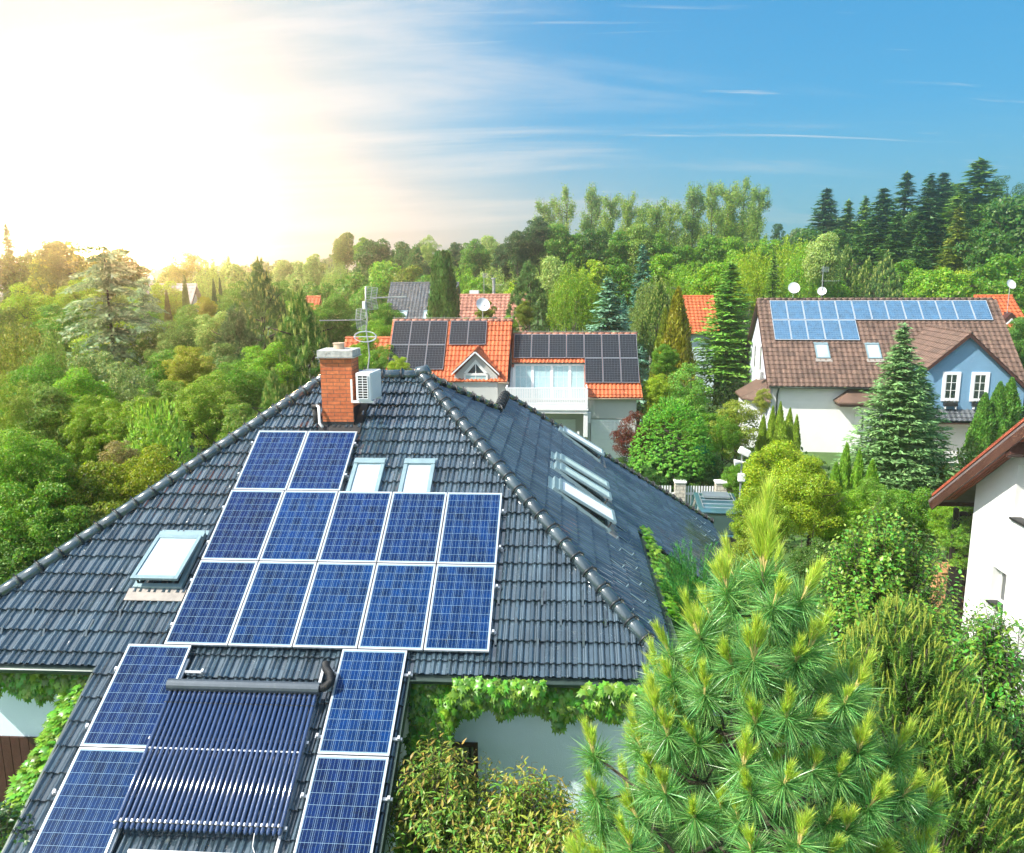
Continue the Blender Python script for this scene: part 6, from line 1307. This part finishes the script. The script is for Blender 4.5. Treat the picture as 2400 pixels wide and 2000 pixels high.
# feathery juniper by the eave
def juniper():
    rg=np.random.default_rng(401); p=at(1632,1290,14.2); root=empty('juniper',(p.x,14.2,0)); tag(root,'feathery bright green juniper below the right eave','shrub'); n=26000; t=rg.random(n)**.9; a=rg.uniform(0,6.28,n); top=p.z
    ns=420; sa=rg.uniform(0,6.28,ns); st=rg.random(ns); sr=.80*np.sqrt(1-st*.9)*rg.uniform(.7,1.05,ns); b=np.stack([np.cos(sa)*sr*.8,np.sin(sa)*sr*.8,2.5+st*(top-2.9)],1); d=unit(np.stack([np.cos(sa)*.42,np.sin(sa)*.42,np.ones(ns)],1)+rg.normal(size=(ns,3))*.12)
    i=rg.integers(0,ns,n); s=rg.random(n)*.55; P=b[i]+d[i]*s[:,None]+rg.normal(size=(n,3))*.012; D=d[i]+rdir(rg,n)*.5; V,F=needles_mesh(P,D,rg.uniform(.05,.11,n),.005,rg)
    me=np_mesh('sprays',V,F); me.materials.append(leafmat('juniper_green',(.05,.22,.035),trans=.2,vary=.4,useobj=False)); link_mesh('sprays',me,None,root)
    w=MB(); w.tube([(0,0,0),(0,0,top-1)],[.08,.02],6); w.build('trunk',MT['bark'],root)
juniper()
# climbing ivy: five-pointed leaves hanging like shingles
LT=[(0,0,0),(.18,.28,.02),(.52,.34,-.03),(.30,.62,.0),(.36,1.0,-.14),(.12,.86,-.02),(0,1.28,-.22),(-.12,.86,-.02),(-.36,1.0,-.14),(-.30,.62,0),(-.52,.34,-.03),(-.18,.28,.02),(0,.55,.10)]
LTa=np.array(LT)
def ivy(name_label,samples,seed,col=(.11,.25,.02),size=.085,off=(0,0,0),dens=1.0,stemlines=()):
    """samples: (n, origin, along vector, down vector, outward normal) patches"""
    rg=np.random.default_rng(seed); root=empty('climbing_ivy',Vector(samples[0][1])); tag(root,name_label,'ivy'); o0=np.array(samples[0][1]); VV=[];F=[]; k=0
    ring=[(i,i+1,12) for i in range(11)]+[(11,0,12)]
    for (n,o,al,dn,nr,mode) in samples:
        n=int(n*dens); u=rg.random(n); v=rg.random(n); o=np.array(o);al=np.array(al);dn=np.array(dn);nr=np.array(nr)
        ed=1+.28*np.sin(u*23+seed)*np.sin(u*9.1)+.1*np.sin(u*61)
        C=o+al*u[:,None]+dn*(v*ed)[:,None]+nr*(.02+.16*np.sin(pi*np.clip(v,0,1))*rg.uniform(.4,1.1,n))[:,None]+rg.normal(size=(n,3))*.015
        Y_=unit(unit(dn[None])*1.0+nr*.55+rg.normal(size=(n,3))*.32); Z_=unit(nr[None]+np.array([0,0,.7])+rg.normal(size=(n,3))*.3); X_=unit(np.cross(Y_,Z_)); Z_=np.cross(X_,Y_)
        s=size*rg.uniform(.45,1.25,n)
        V=C[:,None,:]+(X_[:,None,:]*LTa[None,:,0:1]+Y_[:,None,:]*LTa[None,:,1:2]+Z_[:,None,:]*LTa[None,:,2:3])*s[:,None,None]
        VV.append(V.reshape(-1,3)); b=k+np.arange(n)[:,None]*13
        for r in ring: F.append(b+np.array([r]))
        k+=n*13
    V=np.concatenate(VV)-o0; me=np_mesh('leaves',V,np.concatenate(F)); me.materials.append(MT['ivy']); link_mesh('leaves',me,None,root)
    w=MB(Matrix.Translation(-Vector(o0)))
    for l in stemlines: w.tube(l,.012,5)
    if stemlines: w.build('stems',MT['bark'],root)
MT['ivy']=leafmat('ivy_leaves',(.15,.33,.025),trans=.35,vary=.5,hue=.035,useobj=False,rough=.35,spec=.6)
zg_=gz-.06; yI=yW-.02
A=Vector((OR.x+XR+.02,yI-.12,zg_)); 
ivy('ivy hanging along the eave above the pale blue wall',[(2900,(A.x,A.y-.30,zg_+.02),(footR.x+.15-A.x,0,0),(0,.05,-.62),(0,-1,0),0),(420,(A.x+.7,A.y-.66,zg_+.14),(1.3,0,0),(0,-.02,-.25),(0,-.8,.6),0),(330,(A.x+2.6,A.y-.66,zg_+.12),(1.2,0,0),(0,-.02,-.25),(0,-.8,.6),0)],501,size=.125,stemlines=[[(A.x,A.y+.05,zg_-.2),(footR.x-.3,A.y+.05,zg_-.25)]])
ivy('ivy pouring down the corner beside the right panel column',[(1100,(OR.x+XR+.02,yI-.35,zg_-.05),(.62,-.15,0),(-.15,-.35,-1.35),(.5,-.8,.2),0),(900,(OR.x+XR+.0,yI-.5,zg_-.55),(0,-2.3,-1.25),(.35,-.1,-.7),(.9,-.3,.4),0)],502,size=.125,stemlines=[[(OR.x+XR+.2,yI-.1,zg_-.1),(OR.x+XR+.15,yI-.1,0)]])
ivy('ivy curtain beneath the left hand eave',[(1300,(at(0,1600,yI).x,yI-.30,zg_-.02),((OR.x+XL)-at(0,1600,yI).x-.05,0,0),(0,.02,-.50),(0,-1,0),0)],503,size=.125,stemlines=[[(at(0,1600,yI).x,yI-.04,zg_-.2),(OR.x+XL-.2,yI-.04,zg_-.2)]])
pL0=onF(XL-.04,VE+.25,-.10); pL1=onF(XL-.04,VB,-.10); dL=pL1-pL0
ivy('ivy covering the left side of the bay beside the panels',[(3600,tuple(pL0),(0,dL.y,dL.z),(-.50,0,-.55),(-.55,-.3,.75),0),(2400,(pL0.x-.38,pL0.y,pL0.z-.45),(0,dL.y,dL.z),(-.1,0,-1.1),(-1,-.3,.3),0)],504,size=.125,stemlines=[[(pL0.x-.1,pL0.y,pL0.z-.3),(pL0.x-.1,pL0.y,0)]])
ivy('ivy climbing over the gutter at the far end of the right eave',[(520,(footR.x+.05,13.2,gz+.10),(0,4.9,0),(.22,0,-.25),(.7,0,.6),0),(1500,(footR.x+.2,17.7,gz-.1),(3.2,0,-2.4),(.1,0,-1.5),(0,-1,.2),0),(600,(eR+.05,13.0,gz-.15),(0,4.8,0),(0,0,-1.4),(1,0,.1),0)],505,size=.125,stemlines=[[(eR+.1,17.8,0),(eR+.1,17.8,gz)]])
# dark garden below at left, seen past the ivy
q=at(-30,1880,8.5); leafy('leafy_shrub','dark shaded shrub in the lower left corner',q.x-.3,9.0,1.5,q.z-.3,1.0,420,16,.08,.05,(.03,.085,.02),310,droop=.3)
# ============================================================ light, sky, camera
SUN_AZ,SUN_EL=radians(114),radians(46)             # azimuth measured from straight ahead towards the left
sd=Vector((-sin(SUN_AZ)*cos(SUN_EL),cos(SUN_AZ)*cos(SUN_EL),sin(SUN_EL)))
sl_=bpy.data.lights.new('sun','SUN'); sl_.energy=4.8; sl_.angle=radians(.6); sl_.color=(1,.94,.84); so=bpy.data.objects.new('sun',sl_); COL.objects.link(so); so.rotation_euler=sd.to_track_quat('Z','Y').to_euler(); so.location=(-20,-10,40)
W_=bpy.data.worlds.new('World'); SC.world=W_; W_.use_nodes=True; nt=W_.node_tree; nt.nodes.clear()
out=nt.nodes.new('ShaderNodeOutputWorld'); bg=nt.nodes.new('ShaderNodeBackground'); L(nt,bg.outputs[0],out.inputs[0])
SKY=.1; bg.inputs[1].default_value=SKY
sky=N(nt,'ShaderNodeTexSky',sky_type='NISHITA'); sky.sun_disc=False; sky.sun_elevation=SUN_EL; sky.sun_rotation=-SUN_AZ; sky.air_density=1.2; sky.dust_density=1.5; sky.ozone_density=2
tc=N(nt,'ShaderNodeTexCoord'); D=tc.outputs['Generated']
def VM(op,a,b=None):
    n=N(nt,'ShaderNodeVectorMath',operation=op)
    for i,x in enumerate((a,b)):
        if x is None: continue
        if isinstance(x,(tuple,Vector)): n.inputs[i].default_value=tuple(x)
        else: L(nt,x,n.inputs[i])
    return n
def MM(op,a,b=None,c=None,clamp=False):
    n=N(nt,'ShaderNodeMath',operation=op); n.use_clamp=clamp
    for i,x in enumerate((a,b,c)):
        if x is None: continue
        if isinstance(x,(int,float)): n.inputs[i].default_value=x
        else: L(nt,x,n.inputs[i])
    return n.outputs[0]
def MR(x,a,b,c=0,d=1,interp='SMOOTHSTEP'):
    n=N(nt,'ShaderNodeMapRange',interpolation_type=interp); L(nt,x,n.inputs[0])
    for i,v in enumerate((a,b,c,d)): n.inputs[i+1].default_value=v
    return n.outputs[0]
def RAMP(x,stops):
    n=N(nt,'ShaderNodeValToRGB'); e=n.color_ramp.elements; e[0].position=stops[0][0]; e[0].color=c4(stops[0][1]); e[1].position=stops[-1][0]; e[1].color=c4(stops[-1][1])
    for p,c in stops[1:-1]: q=e.new(p); q.color=c4(c)
    L(nt,x,n.inputs[0]); return n.outputs[0]
def MIX(f,a,b,bt='MIX'):
    n=N(nt,'ShaderNodeMix',data_type='RGBA',blend_type=bt)
    for i,x in ((0,f),(6,a),(7,b)):
        if isinstance(x,(int,float)): n.inputs[i].default_value=x
        elif isinstance(x,tuple): n.inputs[i].default_value=c4(x)
        else: L(nt,x,n.inputs[i])
    return n.outputs[2]
nrm=VM('NORMALIZE',D).outputs[0]; sp=N(nt,'ShaderNodeSeparateXYZ'); L(nt,nrm,sp.inputs[0])
Gd=ray(250,300).normalized()
g=VM('DOT_PRODUCT',nrm,Gd).outputs['Value']; ang=MM('ARCCOSINE',g)              # angle from the low bright sun, radians
el=MR(sp.outputs[2],0,.6,0,1,'LINEAR')
blue=RAMP(el,[(0,(.32,.64,.74)),(.12,(.15,.55,.78)),(.30,(.05,.43,.80)),(.55,(.04,.36,.74)),(1,(.04,.26,.60))])
# left of the sky the horizon is cream and pink
warmh=MIX(MR(sp.outputs[2],.0,.22),(.72,.55,.45),(.66,.68,.66))
wmask=MR(ang,.56,.12,0,1); 
azi=MR(sp.outputs[0],-.05,.22,1,0)
col=MIX(wmask,blue,(.38,.68,.84)); 
# soft veil on the left half
veil=MM('MULTIPLY',MR(ang,.43,.09,0,1),1.0); col=MIX(veil,col,warmh)
hz=MM('MULTIPLY',MR(sp.outputs[2],.16,.02,0,1),MR(sp.outputs[0],.25,-.25,0,.75)); col=MIX(hz,col,(.94,.76,.64))
# streaky high cloud
proj=N(nt,'ShaderNodeCombineXYZ'); zz=MM('ADD',sp.outputs[2],.16); L(nt,MM('DIVIDE',sp.outputs[0],zz),proj.inputs[0]); L(nt,MM('DIVIDE',sp.outputs[1],zz),proj.inputs[1])
mp=N(nt,'ShaderNodeMapping'); mp.inputs['Rotation'].default_value=(0,0,radians(-24)); mp.inputs['Scale'].default_value=(.42,1.7,1); L(nt,proj.outputs[0],mp.inputs[0])
nz=N(nt,'ShaderNodeTexNoise'); nz.inputs['Scale'].default_value=1.15; nz.inputs['Detail'].default_value=9; nz.inputs['Roughness'].default_value=.56; nz.inputs['Distortion'].default_value=.6; L(nt,mp.outputs[0],nz.inputs['Vector'])
thr=MR(ang,1.0,.25,.0,.17,'LINEAR'); cl=MR(MM('ADD',nz.outputs[0],thr),.58,.86,0,1)
cl=MM('MULTIPLY',cl,MR(sp.outputs[0],.55,-.1,.55,1,'LINEAR'))
col=MIX(MM('MULTIPLY',cl,.8),col,(.93,.91,.89))
mp2=N(nt,'ShaderNodeMapping'); mp2.inputs['Rotation'].default_value=(0,0,radians(-12)); mp2.inputs['Scale'].default_value=(.5,5.5,1); L(nt,proj.outputs[0],mp2.inputs[0])
nz2=N(nt,'ShaderNodeTexNoise'); nz2.inputs['Scale'].default_value=1.9; nz2.inputs['Detail'].default_value=7; nz2.inputs['Roughness'].default_value=.6; nz2.inputs['Distortion'].default_value=.9; L(nt,mp2.outputs[0],nz2.inputs['Vector'])
col=MIX(MM('MULTIPLY',MR(nz2.outputs[0],.60,.78,0,1),.7),col,(.92,.93,.92))
# the glow round the sun itself
glow=MM('POWER',MM('MAXIMUM',g,0.0),38.0); gl=VM('DOT_PRODUCT',nrm,ray(235,470).normalized()).outputs['Value']; glow2=MM('POWER',MM('MAXIMUM',gl,0.0),900.0)
col=MIX(1.0,col,MIX(glow,(0,0,0),(.34,.30,.22)),'ADD'); col=MIX(1.0,col,MIX(glow2,(0,0,0),(330,195,88)),'ADD')
# bright veil added to the unseen sky overhead and behind, lifting shadows and reflections
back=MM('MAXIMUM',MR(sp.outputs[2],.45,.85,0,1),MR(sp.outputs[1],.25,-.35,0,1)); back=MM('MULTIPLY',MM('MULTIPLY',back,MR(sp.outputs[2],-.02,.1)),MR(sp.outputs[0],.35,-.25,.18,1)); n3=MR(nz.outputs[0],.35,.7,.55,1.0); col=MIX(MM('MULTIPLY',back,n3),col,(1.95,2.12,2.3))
below=MR(sp.outputs[2],-.02,-.10,0,1); col=MIX(below,col,(.16,.20,.10))
EXPO=1.0
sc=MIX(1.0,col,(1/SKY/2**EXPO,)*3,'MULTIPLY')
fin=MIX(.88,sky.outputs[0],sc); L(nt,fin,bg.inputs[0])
W_.cycles.sampling_method='AUTOMATIC'
# the air: warm dusty haze over the valley
HAZE=.0017
w=MB(); w.box((-345,-62,-1.2),(335,304,36)); m_,n2t,o2=newmat('valley_haze'); pv_=n2t.nodes.new('ShaderNodeVolumePrincipled'); pv_.inputs['Color'].default_value=(.95,.93,.90,1); pv_.inputs['Density'].default_value=HAZE; pv_.inputs['Anisotropy'].default_value=.9; L(n2t,pv_.outputs[0],o2.inputs['Volume']); hz_=w.build('haze',m_); tag(hz_,'pale warm haze filling the air of the valley','haze',kind='stuff'); hz_.display_type='WIRE'
cam=bpy.data.cameras.new('camera'); co=bpy.data.objects.new('camera',cam); COL.objects.link(co); SC.camera=co
cam.sensor_fit='HORIZONTAL'; cam.sensor_width=36; cam.lens=F_PX/2400*36; cam.clip_start=.1; cam.clip_end=6000
r0=ray(1200,1000); rx=(ray(2200,1000)-r0).normalized(); ry=(ray(1200,0)-r0).normalized(); rz=-r0.normalized()
co.matrix_world=Matrix(((rx.x,ry.x,rz.x,0),(rx.y,ry.y,rz.y,0),(rx.z,ry.z,rz.z,HCAM),(0,0,0,1)))
SC.render.engine='CYCLES'; SC.render.resolution_x=1024; SC.render.resolution_y=853
SC.view_settings.view_transform='Standard'; SC.view_settings.look='None'; SC.view_settings.exposure=EXPO; SC.view_settings.gamma=1
SC.cycles.use_denoising=True; SC.cycles.max_bounces=8; SC.cycles.transparent_max_bounces=8; SC.cycles.volume_bounces=1
SC.cycles.use_adaptive_sampling=True; SC.cycles.adaptive_threshold=.02
